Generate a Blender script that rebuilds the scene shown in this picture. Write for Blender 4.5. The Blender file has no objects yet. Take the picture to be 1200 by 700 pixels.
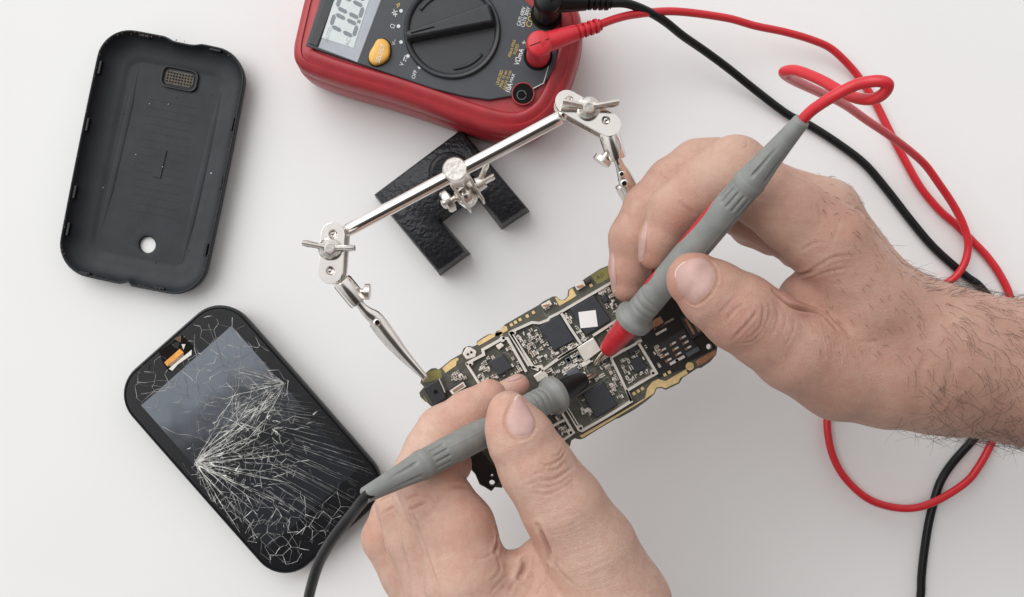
import bpy, bmesh, math, random
import numpy as np
from mathutils import Vector, Matrix
from mathutils.geometry import tessellate_polygon, delaunay_2d_cdt

random.seed(7)
np.random.seed(7)
SC = bpy.context.scene
COL = SC.collection
H = 11.0                       # camera height; 1 unit on the table = 100 photo pixels (about 40 mm)


def P(px, py, z=0.0):
    k = (H - z) / H
    return Vector(((px - 600) / 100 * k, (350 - py) / 100 * k, z))


def S(z):
    return (H - z) / H / 100


# ------------------------------------------------------------------ materials
def mat(name, color, rough=0.5, metal=0.0, var=0.08, vscale=6.0, bump=0.0, bscale=40.0, coat=0.0,
        spec=0.5, sss=0.0, rvar=0.1, emis=None, trans=0.0):
    m = bpy.data.materials.new(name)
    m.use_nodes = True
    nt = m.node_tree
    b = nt.nodes['Principled BSDF']
    tc = nt.nodes.new('ShaderNodeTexCoord')
    n = nt.nodes.new('ShaderNodeTexNoise')
    n.inputs['Scale'].default_value = vscale
    n.inputs['Detail'].default_value = 6
    nt.links.new(tc.outputs['Object'], n.inputs['Vector'])
    mr = nt.nodes.new('ShaderNodeMapRange')
    mr.inputs['From Min'].default_value = 0.3
    mr.inputs['From Max'].default_value = 0.7
    mr.inputs['To Min'].default_value = 1 - var
    mr.inputs['To Max'].default_value = 1 + var
    nt.links.new(n.outputs['Fac'], mr.inputs['Value'])
    mx = nt.nodes.new('ShaderNodeVectorMath')
    mx.operation = 'SCALE'
    mx.inputs[0].default_value = color[:3]
    nt.links.new(mr.outputs['Result'], mx.inputs['Scale'])
    nt.links.new(mx.outputs['Vector'], b.inputs['Base Color'])
    r2 = nt.nodes.new('ShaderNodeMapRange')
    r2.inputs['To Min'].default_value = max(0.02, rough - rvar)
    r2.inputs['To Max'].default_value = min(1, rough + rvar)
    n2 = nt.nodes.new('ShaderNodeTexNoise')
    n2.inputs['Scale'].default_value = vscale * 4
    n2.inputs['Detail'].default_value = 4
    nt.links.new(tc.outputs['Object'], n2.inputs['Vector'])
    nt.links.new(n2.outputs['Fac'], r2.inputs['Value'])
    nt.links.new(r2.outputs['Result'], b.inputs['Roughness'])
    b.inputs['Metallic'].default_value = metal
    b.inputs['Specular IOR Level'].default_value = spec
    b.inputs['Coat Weight'].default_value = coat
    b.inputs['Coat Roughness'].default_value = 0.08
    if sss:
        b.inputs['Subsurface Weight'].default_value = sss
        b.inputs['Subsurface Radius'].default_value = (0.10, 0.04, 0.025)
        b.inputs['Subsurface Scale'].default_value = 0.6
    if bump:
        n3 = nt.nodes.new('ShaderNodeTexNoise')
        n3.inputs['Scale'].default_value = bscale
        n3.inputs['Detail'].default_value = 3
        nt.links.new(tc.outputs['Object'], n3.inputs['Vector'])
        bp = nt.nodes.new('ShaderNodeBump')
        bp.inputs['Strength'].default_value = bump
        bp.inputs['Distance'].default_value = 0.02
        nt.links.new(n3.outputs['Fac'], bp.inputs['Height'])
        nt.links.new(bp.outputs['Normal'], b.inputs['Normal'])
    return m


M = {
    'black_plastic': mat('black_plastic', (0.014, 0.015, 0.017), 0.42, bump=0.15, bscale=90),
    'phone_rim': mat('phone_rim', (0.008, 0.009, 0.010), 0.36, rvar=0.08, spec=.3),
    'chrome': mat('chrome', (0.86, 0.82, 0.78), 0.12, 1.0, var=0.05, rvar=0.06),
    'chrome_worn': mat('chrome_worn', (0.78, 0.74, 0.69), 0.3, 1.0, var=0.12, rvar=0.12, bump=0.12, bscale=30),
    'hole_dark': mat('hole_dark', (0.008, 0.007, 0.006), 0.7, spec=.1),
    'red_rubber': mat('red_rubber', (0.36, 0.024, 0.032), 0.38, var=0.1, bump=0.08, bscale=120, rvar=.08),
    'red_dull': mat('red_dull', (0.36, 0.032, 0.040), 0.5, var=0.1),
    'panel': mat('panel', (0.046, 0.053, 0.063), 0.5, bump=0.05, bscale=150),
    'dial': mat('dial', (0.026, 0.028, 0.032), 0.42, bump=0.06, bscale=140),
    'lcd_frame': mat('lcd_frame', (0.38, 0.41, 0.45), 0.35),
    'lcd': mat('lcd', (0.60, 0.65, 0.65), 0.28, var=0.03),
    'lcd_seg': mat('lcd_seg', (0.20, 0.22, 0.25), 0.4),
    'lcd_faint': mat('lcd_faint', (0.40, 0.43, 0.44), 0.4),
    'orange_button': mat('orange_button', (0.80, 0.44, 0.08), 0.42, coat=0.2),
    'white_print': mat('white_print', (0.72, 0.73, 0.74), 0.6, var=0.15, vscale=30),
    'gold_print': mat('gold_print', (0.62, 0.46, 0.12), 0.6, var=0.15, vscale=30),
    'red_plug': mat('red_plug', (0.58, 0.022, 0.035), 0.4, rvar=0.06),
    'red_cable': mat('red_cable', (0.58, 0.018, 0.028), 0.34, var=0.06),
    'black_cable': mat('black_cable', (0.007, 0.007, 0.008), 0.34, var=0.1, spec=.28),
    'red_tip': mat('red_tip', (0.46, 0.020, 0.030), 0.35, var=0.12, vscale=20),
    'black_tip': mat('black_tip', (0.008, 0.008, 0.009), 0.42, var=0.1, spec=.35),
    'grey_rubber': mat('grey_rubber', (0.225, 0.232, 0.222), 0.5, var=0.10, vscale=9, bump=0.08, bscale=110),
    'grey_slot': mat('grey_slot', (0.10, 0.106, 0.102), 0.5),
    'steel': mat('steel', (0.62, 0.56, 0.50), 0.25, 1.0),
    'pcb': mat('pcb', (0.075, 0.074, 0.058), 0.5, var=0.3, vscale=12, rvar=0.12, bump=0.1, bscale=70),
    'pcb_dark': mat('pcb_dark', (0.012, 0.011, 0.010), 0.4, var=0.3, vscale=12),
    'pcb_edge': mat('pcb_edge', (0.12, 0.10, 0.04), 0.6),
    'pcb_olive': mat('pcb_olive', (0.20, 0.18, 0.055), 0.55, var=0.2),
    'gold': mat('gold', (0.76, 0.56, 0.27), 0.42, 0.35, var=0.12, vscale=20),
    'copper': mat('copper', (0.40, 0.20, 0.11), 0.45, 0.3, var=0.3, vscale=30),
    'shield': mat('shield', (0.80, 0.76, 0.69), 0.36, 0.5, var=0.08, vscale=9, rvar=0.1),
    'chip': mat('chip', (0.032, 0.035, 0.043), 0.45, var=0.10, vscale=14, bump=0.08, bscale=160),
    'chip_mid': mat('chip_mid', (0.10, 0.11, 0.13), 0.42, var=0.1),
    'comp_tan': mat('comp_tan', (0.26, 0.18, 0.12), 0.5, var=0.3, vscale=50),
    'comp_white': mat('comp_white', (0.70, 0.66, 0.60), 0.45, var=0.1, vscale=50),
    'comp_dark': mat('comp_dark', (0.03, 0.03, 0.034), 0.45, var=0.1),
    'sticker': mat('sticker', (0.86, 0.86, 0.85), 0.6, var=0.02),
    'trace': mat('trace', (0.30, 0.30, 0.26), 0.4, 0.4),
    'ink': mat('ink', (0.035, 0.03, 0.015), 0.6),
    'orange_flex': mat('orange_flex', (0.78, 0.34, 0.05), 0.4, var=0.2, vscale=20),
    'white_foam': mat('white_foam', (0.75, 0.72, 0.68), 0.6),
    'rust': mat('rust', (0.13, 0.07, 0.04), 0.7, var=0.5, vscale=40),
    'nail_free': mat('nail_free', (0.70, 0.58, 0.48), 0.35),
}


def iron_mat():
    m = mat('black_iron', (0.013, 0.014, 0.017), 0.36, var=0.15, rvar=0.06, spec=.32)
    nt = m.node_tree
    b = nt.nodes['Principled BSDF']
    tc = nt.nodes.new('ShaderNodeTexCoord')
    n3 = nt.nodes.new('ShaderNodeTexNoise')
    n3.inputs['Scale'].default_value = 19
    n3.inputs['Detail'].default_value = 2
    nt.links.new(tc.outputs['Object'], n3.inputs['Vector'])
    bp = nt.nodes.new('ShaderNodeBump')
    bp.inputs['Strength'].default_value = 0.42
    bp.inputs['Distance'].default_value = 0.05
    nt.links.new(n3.outputs['Fac'], bp.inputs['Height'])
    nt.links.new(bp.outputs['Normal'], b.inputs['Normal'])
    return m


M['iron'] = iron_mat()


# ------------------------------------------------------------------ object helpers
def root_of(o):
    while o.parent:
        o = o.parent
    return o


def tag(o, label=None, cat=None, group=None, kind=None):
    if label: o['label'] = label
    if cat: o['category'] = cat
    if group: o['group'] = group
    if kind: o['kind'] = kind
    return o


def empty(name, loc, label, cat, group=None):
    o = bpy.data.objects.new(name, None)
    COL.objects.link(o)
    o.location = loc
    o.empty_display_size = 0.2
    return tag(o, label, cat, group)


def mk(name, V, F, m, parent=None, smooth=False, bevel=0, seg=2, fmat=None, autosmooth=None):
    me = bpy.data.meshes.new(name)
    V = np.array([tuple(v) for v in V], dtype=float)
    if parent:
        off = np.array(root_of(parent).location)
    else:
        assert len(V)
        off = np.array([(V[:, 0].min() + V[:, 0].max()) / 2, (V[:, 1].min() + V[:, 1].max()) / 2, V[:, 2].min()])
    assert max(max(f) for f in F) < len(V), name
    me.from_pydata([tuple(v) for v in (V - off)], [], [tuple(int(i) for i in f) for f in F])
    o = bpy.data.objects.new(name, me)
    COL.objects.link(o)
    if parent:
        o.parent = parent
    else:
        o.location = off
    for mm in (m if isinstance(m, (list, tuple)) else [m]):
        me.materials.append(M[mm] if isinstance(mm, str) else mm)
    if fmat is not None:
        me.polygons.foreach_set('material_index', fmat)
    bm = bmesh.new()
    bm.from_mesh(me)
    bmesh.ops.recalc_face_normals(bm, faces=bm.faces)
    if autosmooth is not None:
        for e in bm.edges:
            if len(e.link_faces) == 2 and e.calc_face_angle(0) > autosmooth:
                e.smooth = False
    bm.to_mesh(me)
    bm.free()
    if smooth or autosmooth is not None:
        me.polygons.foreach_set('use_smooth', [True] * len(me.polygons))
    if bevel:
        b = o.modifiers.new('bevel', 'BEVEL')
        b.width = bevel
        b.segments = seg
        b.limit_method = 'ANGLE'
        b.angle_limit = math.radians(35)
        me.polygons.foreach_set('use_smooth', [False] * len(me.polygons))
    return o


class MB:
    """collects shapes for ONE mesh part"""

    def __init__(s):
        s.V, s.F, s.m = [], [], []

    def add(s, V, F, mi=0):
        n = len(s.V)
        s.V += [tuple(v) for v in V]
        s.F += [tuple(i + n for i in f) for f in F]
        s.m += [mi] * len(F)
        return s

    def build(s, name, m, parent=None, **k):
        return mk(name, s.V, s.F, m, parent, fmat=s.m, **k)


def prism_g(bot, top, holes_b=(), holes_t=()):
    """closed prism between two matching outlines (lists of Vector), optional holes"""
    V, F = [], []
    loops = [(bot, top)] + list(zip(holes_b, holes_t))
    idx = []
    for b, t in loops:
        n0 = len(V)
        V += list(b) + list(t)
        n = len(b)
        idx.append((n0, n))
        for i in range(n):
            j = (i + 1) % n
            F.append((n0 + i, n0 + j, n0 + n + j, n0 + n + i))
    if not holes_b:
        n0, n = idx[0]
        F.append(tuple(range(n0 + n - 1, n0 - 1, -1)))
        F.append(tuple(range(n0 + n, n0 + 2 * n)))
    else:
        flat = []
        for n0, n in idx:
            flat += list(range(n0, n0 + n))
        tris = tessellate_polygon([[Vector((p[0], p[1], 0)) for p in b] for b, t in loops])
        off = {}
        for n0, n in idx:
            for i in range(n):
                off[n0 + i] = n
        for t3 in tris:
            f = tuple(flat[i] for i in t3)
            F.append(f)
            F.append(tuple(i + off[i] for i in reversed(f)))
    return V, F


def prism_px(pts, z0, z1, inset=0.0, holes=()):
    """polygon given by photo points seen at height z1, real vertical walls"""
    t = [P(x, y, z1) for x, y in pts]
    b = [Vector((v.x, v.y, z0)) for v in t]
    ht = [[P(x, y, z1) for x, y in h] for h in holes]
    hb = [[Vector((v.x, v.y, z0)) for v in h] for h in ht]
    return prism_g(b, t, hb, ht)


def circ_px(x, y, r, n=20):
    return [(x + r * math.cos(2 * math.pi * i / n), y + r * math.sin(2 * math.pi * i / n)) for i in range(n)]


def catmull(pts, per=8, closed=False):
    pts = [np.array(p, float) for p in pts]
    n = len(pts)
    out = []
    rng = range(n if closed else n - 1)
    for i in rng:
        if closed:
            p0, p1, p2, p3 = pts[(i - 1) % n], pts[i], pts[(i + 1) % n], pts[(i + 2) % n]
        else:
            p1, p2 = pts[i], pts[i + 1]
            p0 = pts[i - 1] if i else 2 * p1 - p2
            p3 = pts[i + 2] if i + 2 < n else 2 * p2 - p1
        # centripetal-like through scaled tangents
        for k in range(per):
            t = k / per
            out.append(0.5 * ((2 * p1) + (-p0 + p2) * t + (2 * p0 - 5 * p1 + 4 * p2 - p3) * t * t + (-p0 + 3 * p1 - 3 * p2 + p3) * t ** 3))
    if not closed:
        out.append(pts[-1])
    return out


def tube_g(path, radius, seg=16, cap=True, twist=None):
    """tube along a path (list of 3-D points); radius is number, list, or f(i, angle)"""
    path = [Vector(tuple(p)) for p in path]
    n = len(path)
    V, F = [], []
    up = None
    for i, p in enumerate(path):
        t = (path[min(i + 1, n - 1)] - path[max(i - 1, 0)]).normalized()
        if up is None:
            ref = Vector((0, 0, 1)) if abs(t.z) < 0.9 else Vector((1, 0, 0))
            up = (ref - t * ref.dot(t)).normalized()
        else:
            up = (up - t * up.dot(t)).normalized()
        sd = t.cross(up)
        for k in range(seg):
            a = 2 * math.pi * k / seg
            r = radius(i, a) if callable(radius) else (radius[i] if hasattr(radius, '__len__') else radius)
            V.append(p + (up * math.cos(a) + sd * math.sin(a)) * r)
    for i in range(n - 1):
        for k in range(seg):
            k2 = (k + 1) % seg
            F.append((i * seg + k, i * seg + k2, (i + 1) * seg + k2, (i + 1) * seg + k))
    if cap:
        F.append(tuple(range(seg - 1, -1, -1)))
        F.append(tuple(range((n - 1) * seg, n * seg)))
    return V, F


def lathe_g(p0, p1, prof, seg=40, mod=None):
    """surface of revolution from p0 to p1, prof = [(fraction, radius)]; mod(f, angle) -> radius offset"""
    p0, p1 = Vector(p0), Vector(p1)
    return tube_g([p0.lerp(p1, f) for f, r in prof],
                  (lambda i, a: prof[i][1] + (mod(prof[i][0], a) if mod else 0)), seg)


def dense(prof, n):
    out = []
    L = prof[-1][0] - prof[0][0]
    for (f0, r0), (f1, r1) in zip(prof, prof[1:]):
        k = max(1, int(round((f1 - f0) / L * n)))
        for i in range(k):
            out.append((f0 + (f1 - f0) * i / k, r0 + (r1 - r0) * i / k))
    out.append(prof[-1])
    return out


def box_g(c, ax, ay, az):
    c, ax, ay, az = map(Vector, (c, ax, ay, az))
    V = [c + ax * sx + ay * sy + az * sz for sz in (-1, 1) for sy in (-1, 1) for sx in (-1, 1)]
    F = [(0, 2, 3, 1), (4, 5, 7, 6), (0, 1, 5, 4), (2, 6, 7, 3), (0, 4, 6, 2), (1, 3, 7, 5)]
    return V, F


def ball_g(c, r, nu=16, nv=10):
    c = Vector(c)
    V, F = [c + Vector((0, 0, r))], []
    for j in range(1, nv):
        th = math.pi * j / nv
        for i in range(nu):
            ph = 2 * math.pi * i / nu
            V.append(c + Vector((math.sin(th) * math.cos(ph), math.sin(th) * math.sin(ph), math.cos(th))) * r)
    V.append(c - Vector((0, 0, r)))
    for i in range(nu):
        F.append((0, 1 + i, 1 + (i + 1) % nu))
        F.append((len(V) - 1, 1 + (nv - 2) * nu + (i + 1) % nu, 1 + (nv - 2) * nu + i))
    for j in range(nv - 2):
        for i in range(nu):
            F.append((1 + j * nu + i, 1 + (j + 1) * nu + i, 1 + (j + 1) * nu + (i + 1) % nu, 1 + j * nu + (i + 1) % nu))
    return V, F


def loft_g(loops, cap0=True, cap1=True):
    n = len(loops[0])
    V, F = [], []
    for l in loops:
        V += list(l)
    for i in range(len(loops) - 1):
        for k in range(n):
            k2 = (k + 1) % n
            F.append((i * n + k, i * n + k2, (i + 1) * n + k2, (i + 1) * n + k))
    if cap0: F.append(tuple(range(n - 1, -1, -1)))
    if cap1: F.append(tuple(range((len(loops) - 1) * n, len(loops) * n)))
    return V, F


def text_part(name, body, c, right, up, capheight, m, parent, bold=False, squeeze=1.0):
    """flat lettering as a mesh, centred on c, reading along right"""
    cu = bpy.data.curves.new(name, 'FONT')
    cu.body = body
    cu.align_x = 'CENTER'
    cu.align_y = 'CENTER'
    cu.size = 1.0
    cu.offset = 0.012 if bold else 0.0
    cu.resolution_u = 3
    o = bpy.data.objects.new(name, cu)
    COL.objects.link(o)
    dg = bpy.context.evaluated_depsgraph_get()
    me = bpy.data.meshes.new_from_object(o.evaluated_get(dg))
    bpy.data.objects.remove(o)
    bpy.data.curves.remove(cu)
    s = capheight / 0.72
    r, u = Vector(right).normalized(), Vector(up).normalized()
    c = Vector(c)
    V = [c + r * (v.co.x * s * squeeze) + u * (v.co.y * s) for v in me.vertices]
    F = [tuple(p.vertices) for p in me.polygons]
    bpy.data.meshes.remove(me)
    return mk(name, V, F, m, parent)


def rrect(w, h, r, n=10, bow=0.0):
    """rounded rectangle outline, centred, counter-clockwise; bow bulges the sides"""
    out = []
    for cx, cy, a0 in ((w / 2 - r, h / 2 - r, 0), (-w / 2 + r, h / 2 - r, 90), (-w / 2 + r, -h / 2 + r, 180), (w / 2 - r, -h / 2 + r, 270)):
        for i in range(n):
            a = math.radians(a0 + 90 * i / (n - 1))
            out.append((cx + r * math.cos(a), cy + r * math.sin(a)))
    res = []
    m = len(out)
    for i in range(m):                                # fill long sides
        a, b = np.array(out[i]), np.array(out[(i + 1) % m])
        k = 20 if i % n == n - 1 else 1
        for j in range(k):
            res.append(tuple(a + (b - a) * j / k))
    if bow:
        res = [(x * (1 + bow * (1 - (2 * y / h) ** 2)), y * (1 + bow * .6 * (1 - (2 * x / w) ** 2))) for x, y in res]
    return res
# ================================================================== TABLE
def table_mat():
    m = mat('table_paper', (0.80, 0.80, 0.798), 0.6, var=0.012, vscale=0.6, bump=0.05, bscale=60, spec=0.3)
    return m


mk('table_surface', [(-40, -40, 0), (40, -40, 0), (40, 40, 0), (-40, 40, 0)], [(0, 1, 2, 3)], table_mat())
tag(bpy.data.objects['table_surface'], kind='structure')


# ================================================================== PHONE BACK COVER
def cover_mat():
    m = mat('cover_inside', (0.021, 0.024, 0.028), 0.55, var=0.18, spec=.35, vscale=2.5, bump=0.10, bscale=120)
    nt = m.node_tree
    b = nt.nodes['Principled BSDF']
    tc = nt.nodes.new('ShaderNodeTexCoord')
    old = b.inputs['Base Color'].links[0].from_socket
    # sparse rusty dirt
    n = nt.nodes.new('ShaderNodeTexNoise'); n.inputs['Scale'].default_value = 26; n.inputs['Detail'].default_value = 5
    n.inputs['Roughness'].default_value = 0.7
    nt.links.new(tc.outputs['Object'], n.inputs['Vector'])
    r = nt.nodes.new('ShaderNodeMapRange'); r.inputs['From Min'].default_value = 0.66; r.inputs['From Max'].default_value = 0.74
    r.inputs['To Max'].default_value = 0.7
    nt.links.new(n.outputs['Fac'], r.inputs['Value'])
    mix = nt.nodes.new('ShaderNodeMix'); mix.data_type = 'RGBA'
    nt.links.new(r.outputs['Result'], mix.inputs['Factor'])
    nt.links.new(old, mix.inputs[6])
    mix.inputs[7].default_value = (0.10, 0.07, 0.05, 1)
    nt.links.new(mix.outputs[2], b.inputs['Base Color'])
    return m


M['cover'] = cover_mat()
CU = Vector((57.5, 285, 0)).normalized()       # world direction to the cover's top
CW = Vector((CU.y, -CU.x, 0))
cov_c = P(183.5, 192, 0.1)
sc_ = S(0.16)


def CV(x, y, z):                               # cover-local photo pixels -> world
    q = cov_c + CW * (x * sc_) + CU * (y * sc_)
    return Vector((q.x, q.y, z))


cover = empty('phone_back_cover', (cov_c.x, cov_c.y, 0), 'empty black phone back cover lying inside up, round camera hole at its lower end', 'phone cover')


def cover_loop(inset, z, notch=1.0, w=173, h=291):
    L = rrect(w - 2 * inset, h - 2 * inset, max(8, 37 - inset * .75), 12, bow=0.016)
    out = []
    for x, y in L:
        if y > 120 and notch:
            y -= 3.6 * notch * math.exp(-((x - 8) / 18.0) ** 6)
        if y < -120 and notch:
            y += 5.5 * notch * max(0, 1 - abs(x + 1) / 6.0)
        out.append(CV(x, y, z))
    return out


hole_l = (6, -96)
HL = []
base = rrect(173, 291, 37, 12, bow=0.016)
for r_, z in ((17, 0.045), (11.5, 0.046), (9.8, 0.042), (9.6, 0.003)):
    HL.append([CV(hole_l[0] + r_ * math.cos(a), hole_l[1] + r_ * math.sin(a), z) for a in [math.atan2(y - hole_l[1], x - hole_l[0]) for x, y in base]])
loops = [cover_loop(14, 0.004), cover_loop(6, 0.03), cover_loop(1.2, 0.12), cover_loop(0, 0.22), cover_loop(.6, 0.245), cover_loop(1.4, 0.25), cover_loop(2.2, 0.247),
         cover_loop(2.8, 0.21), cover_loop(5, 0.15, .7), cover_loop(9, 0.105, .3), cover_loop(15, 0.075, .1), cover_loop(23, 0.06, 0), cover_loop(28, 0.055, 0), cover_loop(30, 0.046, 0), cover_loop(33, 0.045, 0)]
fl = loops[-1]
for t in (0.25, 0.5, 0.75):
    loops.append([a.lerp(b, t) for a, b in zip(fl, HL[0])])
loops += HL
V, F = loft_g(loops, False, False)
fm = []
mk('shell', V, F, 'cover', cover, smooth=True)
# battery recess: low raised border and lines pressed in the floor
for x0, y0, x1, y1 in ((-46, 118, -52, -100), (56, 112, 50, -118), (-50, -122, 40, -124)):
    n = 24
    pth = [CV(x0 + (x1 - x0) * i / n, y0 + (y1 - y0) * i / n, 0.044) for i in range(n + 1)]
    V, F = tube_g(pth, [0.045 * min(1, i / 6, (n - i) / 6) + .001 for i in range(n + 1)], 12)
    V = [Vector((v.x, v.y, 0.044 + (v.z - 0.044) * 0.17)) for v in V]
    mk('floor_ridge', V, F, 'cover', cover, smooth=True)
for k in range(15):
    y = 74 - k * 9.5
    V, F = box_g(CV(2 + k * .15, y, 0.0455), CW * .28, CU * .0035, Vector((0, 0, .0022)))
    o = mk('pressed_line', V, F, 'cover', cover)
V, F = prism_g(*[[CV(x, y, z) for x, y in ((-3, 18), (7, 18), (6, -16), (-4, -16))] for z in (0.045, 0.056)])
mk('raised_tab', V, F, 'cover', cover, bevel=.005)
# loudspeaker window
fr = [(x, y + 104) for x, y in rrect(45, 26, 8, 6)]
fr2 = [(x, y + 104) for x, y in rrect(37, 18, 5, 6)]
n_ = len(fr)
ang = [math.atan2(y - 104, x) for x, y in fr]
V, F = loft_g([[CV(x + 5, y, .046) for x, y in fr], [CV(5 + x * .98, 104 + (y - 104) * .98, .075) for x, y in fr],
               [CV(5 + x * .90, 104 + (y - 104) * .88, .075) for x, y in fr], [CV(5 + x * .84, 104 + (y - 104) * .78, .048) for x, y in fr]], False, False)
spk = mk('speaker_window', V, F, 'black_plastic', cover, smooth=True)
V, F = prism_g([CV(x * .9 + 5, 104 + (y - 104) * .9, .046) for x, y in fr2], [CV(x * .9 + 5, 104 + (y - 104) * .9, .058) for x, y in fr2])
mk('grille', V, F, mat('grille_dust', (0.09, 0.075, 0.062), .7, var=.4, vscale=22), spk)
mb = MB()
for i in range(9):
    for j in range(4):
        V, F = lathe_g(CV(5 - 14 + i * 3.5, 104 - 5.2 + j * 3.5, .0575), CV(5 - 14 + i * 3.5, 104 - 5.2 + j * 3.5, .0605), [(0, .011), (1, .011)], 8)
        mb.add(V, F)
mb.build('grille_hole', 'hole_dark', spk)
# catches along the rim
for x, y, rot in ((-38, 142.5, 0), (46, 142.5, 0), (-52, -142.5, 0), (36, -142.5, 0), (-82, 96, 1), (-83, 28, 1), (-82, -52, 1), (-81, -96, 1), (82, 62, 1), (83, -8, 1), (81, -88, 1)):
    ax, ay = (CW, CU) if not rot else (CU, CW)
    V, F = box_g(CV(x, y, .205), ax * (.065 if not rot else .075), ay * .016, Vector((0, 0, .03)))
    mk('catch', V, F, 'phone_rim', cover, bevel=.006)
# grime on rim and specks
mb = MB()
rnd = random.Random(3)
for i in range(90):
    a = rnd.choice(base)
    k = 0.985 - rnd.random() * .02
    c = CV(a[0] * k, a[1] * k, .247)
    V, F = ball_g(c, rnd.uniform(.003, .010), 6, 4)
    mb.add(V, F)
for i in range(26):
    c = CV(rnd.uniform(-70, 70), rnd.uniform(-125, 130), .062)
    V, F = ball_g(c, rnd.uniform(.003, .008), 6, 4)
    mb.add(V, F)
tag(mb.build('rusty_dirt', 'rust', cover), kind='stuff')
mb = MB()
for x, y in ((-24, 68), (-2, 72), (64, 2), (-28, 6), (6, -2), (-58, -40)):
    V, F = ball_g(CV(x, y, .055), .012 if x == 64 else .006, 6, 4)
    mb.add(V, F)
tag(mb.build('pale_crumb', 'white_foam', cover), kind='stuff')

# ================================================================== CRACKED PHONE
PL = Vector((0.66, -0.75, 0)).normalized()     # towards the phone's lower end (world)
PW = Vector((0.75, 0.66, 0)).normalized()
ph_c = P(296, 515, 0.3)
sp_ = S(0.32)


def PH(w, l, z):                               # phone-local photo pixels (w to the upper right, l to the lower end)
    q = ph_c + PW * (w * sp_) + PL * (l * sp_)
    return Vector((q.x, q.y, z))


def px2ph(x, y):
    d = P(x, y, .33) - ph_c
    d.z = 0
    return d.dot(PW) / sp_, d.dot(PL) / sp_


phone = empty('cracked_smartphone', (ph_c.x, ph_c.y, 0), 'black smartphone lying face up with a shattered glass screen', 'smartphone')


def ph_loop(inset, z, r=40):
    return [PH(x, y, z) for x, y in rrect(178 - 2 * inset, 307 - 2 * inset, max(6, r - inset), 12, bow=.006)]


V, F = loft_g([ph_loop(10, 0.01), ph_loop(4, 0.06), ph_loop(1.2, 0.2), ph_loop(.2, 0.29), ph_loop(1.4, 0.315), ph_loop(2.8, 0.32), ph_loop(3.6, .312), ph_loop(4, .29)])
mk('body', V, F, 'phone_rim', phone, autosmooth=.6)


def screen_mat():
    m = bpy.data.materials.new('lcd_painted_reflection')
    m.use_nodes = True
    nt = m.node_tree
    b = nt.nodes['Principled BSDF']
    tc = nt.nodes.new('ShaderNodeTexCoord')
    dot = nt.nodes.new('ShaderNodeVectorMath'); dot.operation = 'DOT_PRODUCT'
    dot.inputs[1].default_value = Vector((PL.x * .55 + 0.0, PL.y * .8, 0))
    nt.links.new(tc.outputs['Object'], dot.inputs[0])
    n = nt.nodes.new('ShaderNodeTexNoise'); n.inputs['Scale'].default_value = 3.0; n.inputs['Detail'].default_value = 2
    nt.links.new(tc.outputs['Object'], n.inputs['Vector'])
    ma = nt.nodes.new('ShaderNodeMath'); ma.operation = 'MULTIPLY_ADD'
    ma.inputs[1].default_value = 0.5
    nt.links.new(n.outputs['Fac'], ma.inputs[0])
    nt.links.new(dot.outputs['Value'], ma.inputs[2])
    cr = nt.nodes.new('ShaderNodeValToRGB')  # paints a pale reflection on the display's upper end, fading to black
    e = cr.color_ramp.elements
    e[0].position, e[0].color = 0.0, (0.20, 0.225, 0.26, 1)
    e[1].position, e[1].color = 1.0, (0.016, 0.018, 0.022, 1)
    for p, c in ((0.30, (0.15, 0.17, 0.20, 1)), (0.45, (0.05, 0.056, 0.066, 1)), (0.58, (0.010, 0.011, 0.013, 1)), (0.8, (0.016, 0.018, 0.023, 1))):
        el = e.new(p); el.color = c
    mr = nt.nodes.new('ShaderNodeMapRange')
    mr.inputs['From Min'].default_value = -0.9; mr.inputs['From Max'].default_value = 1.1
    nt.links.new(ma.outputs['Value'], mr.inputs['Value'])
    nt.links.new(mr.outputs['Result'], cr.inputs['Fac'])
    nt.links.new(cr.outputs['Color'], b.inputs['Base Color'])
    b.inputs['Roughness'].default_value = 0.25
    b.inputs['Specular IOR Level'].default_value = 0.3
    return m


glass_m = mat('black_glass', (0.007, 0.0075, 0.009), 0.10, var=.2, rvar=.05, spec=.5)
crack_m = mat('crack_white', (0.58, 0.58, 0.55), 0.5, var=.5, vscale=14)
V, F = prism_g(ph_loop(4.2, .29, 40), ph_loop(4.2, .318, 40))
glass = mk('screen_glass', V, F, glass_m, phone)
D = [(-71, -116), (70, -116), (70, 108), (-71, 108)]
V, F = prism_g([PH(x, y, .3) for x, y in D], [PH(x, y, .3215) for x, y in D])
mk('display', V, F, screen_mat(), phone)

# --- crack network (pattern of the glass): thin chips of white glass
rc = random.Random(11)
cb = MB()


def inside(w, l, e=6):
    ax, ay = abs(w), abs(l)
    hw, hl, r = 89 - e, 153.5 - e, 38
    if ax > hw or ay > hl: return False
    if ax > hw - r and ay > hl - r:
        return (ax - hw + r) ** 2 + (ay - hl + r) ** 2 < r * r
    return True


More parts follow.
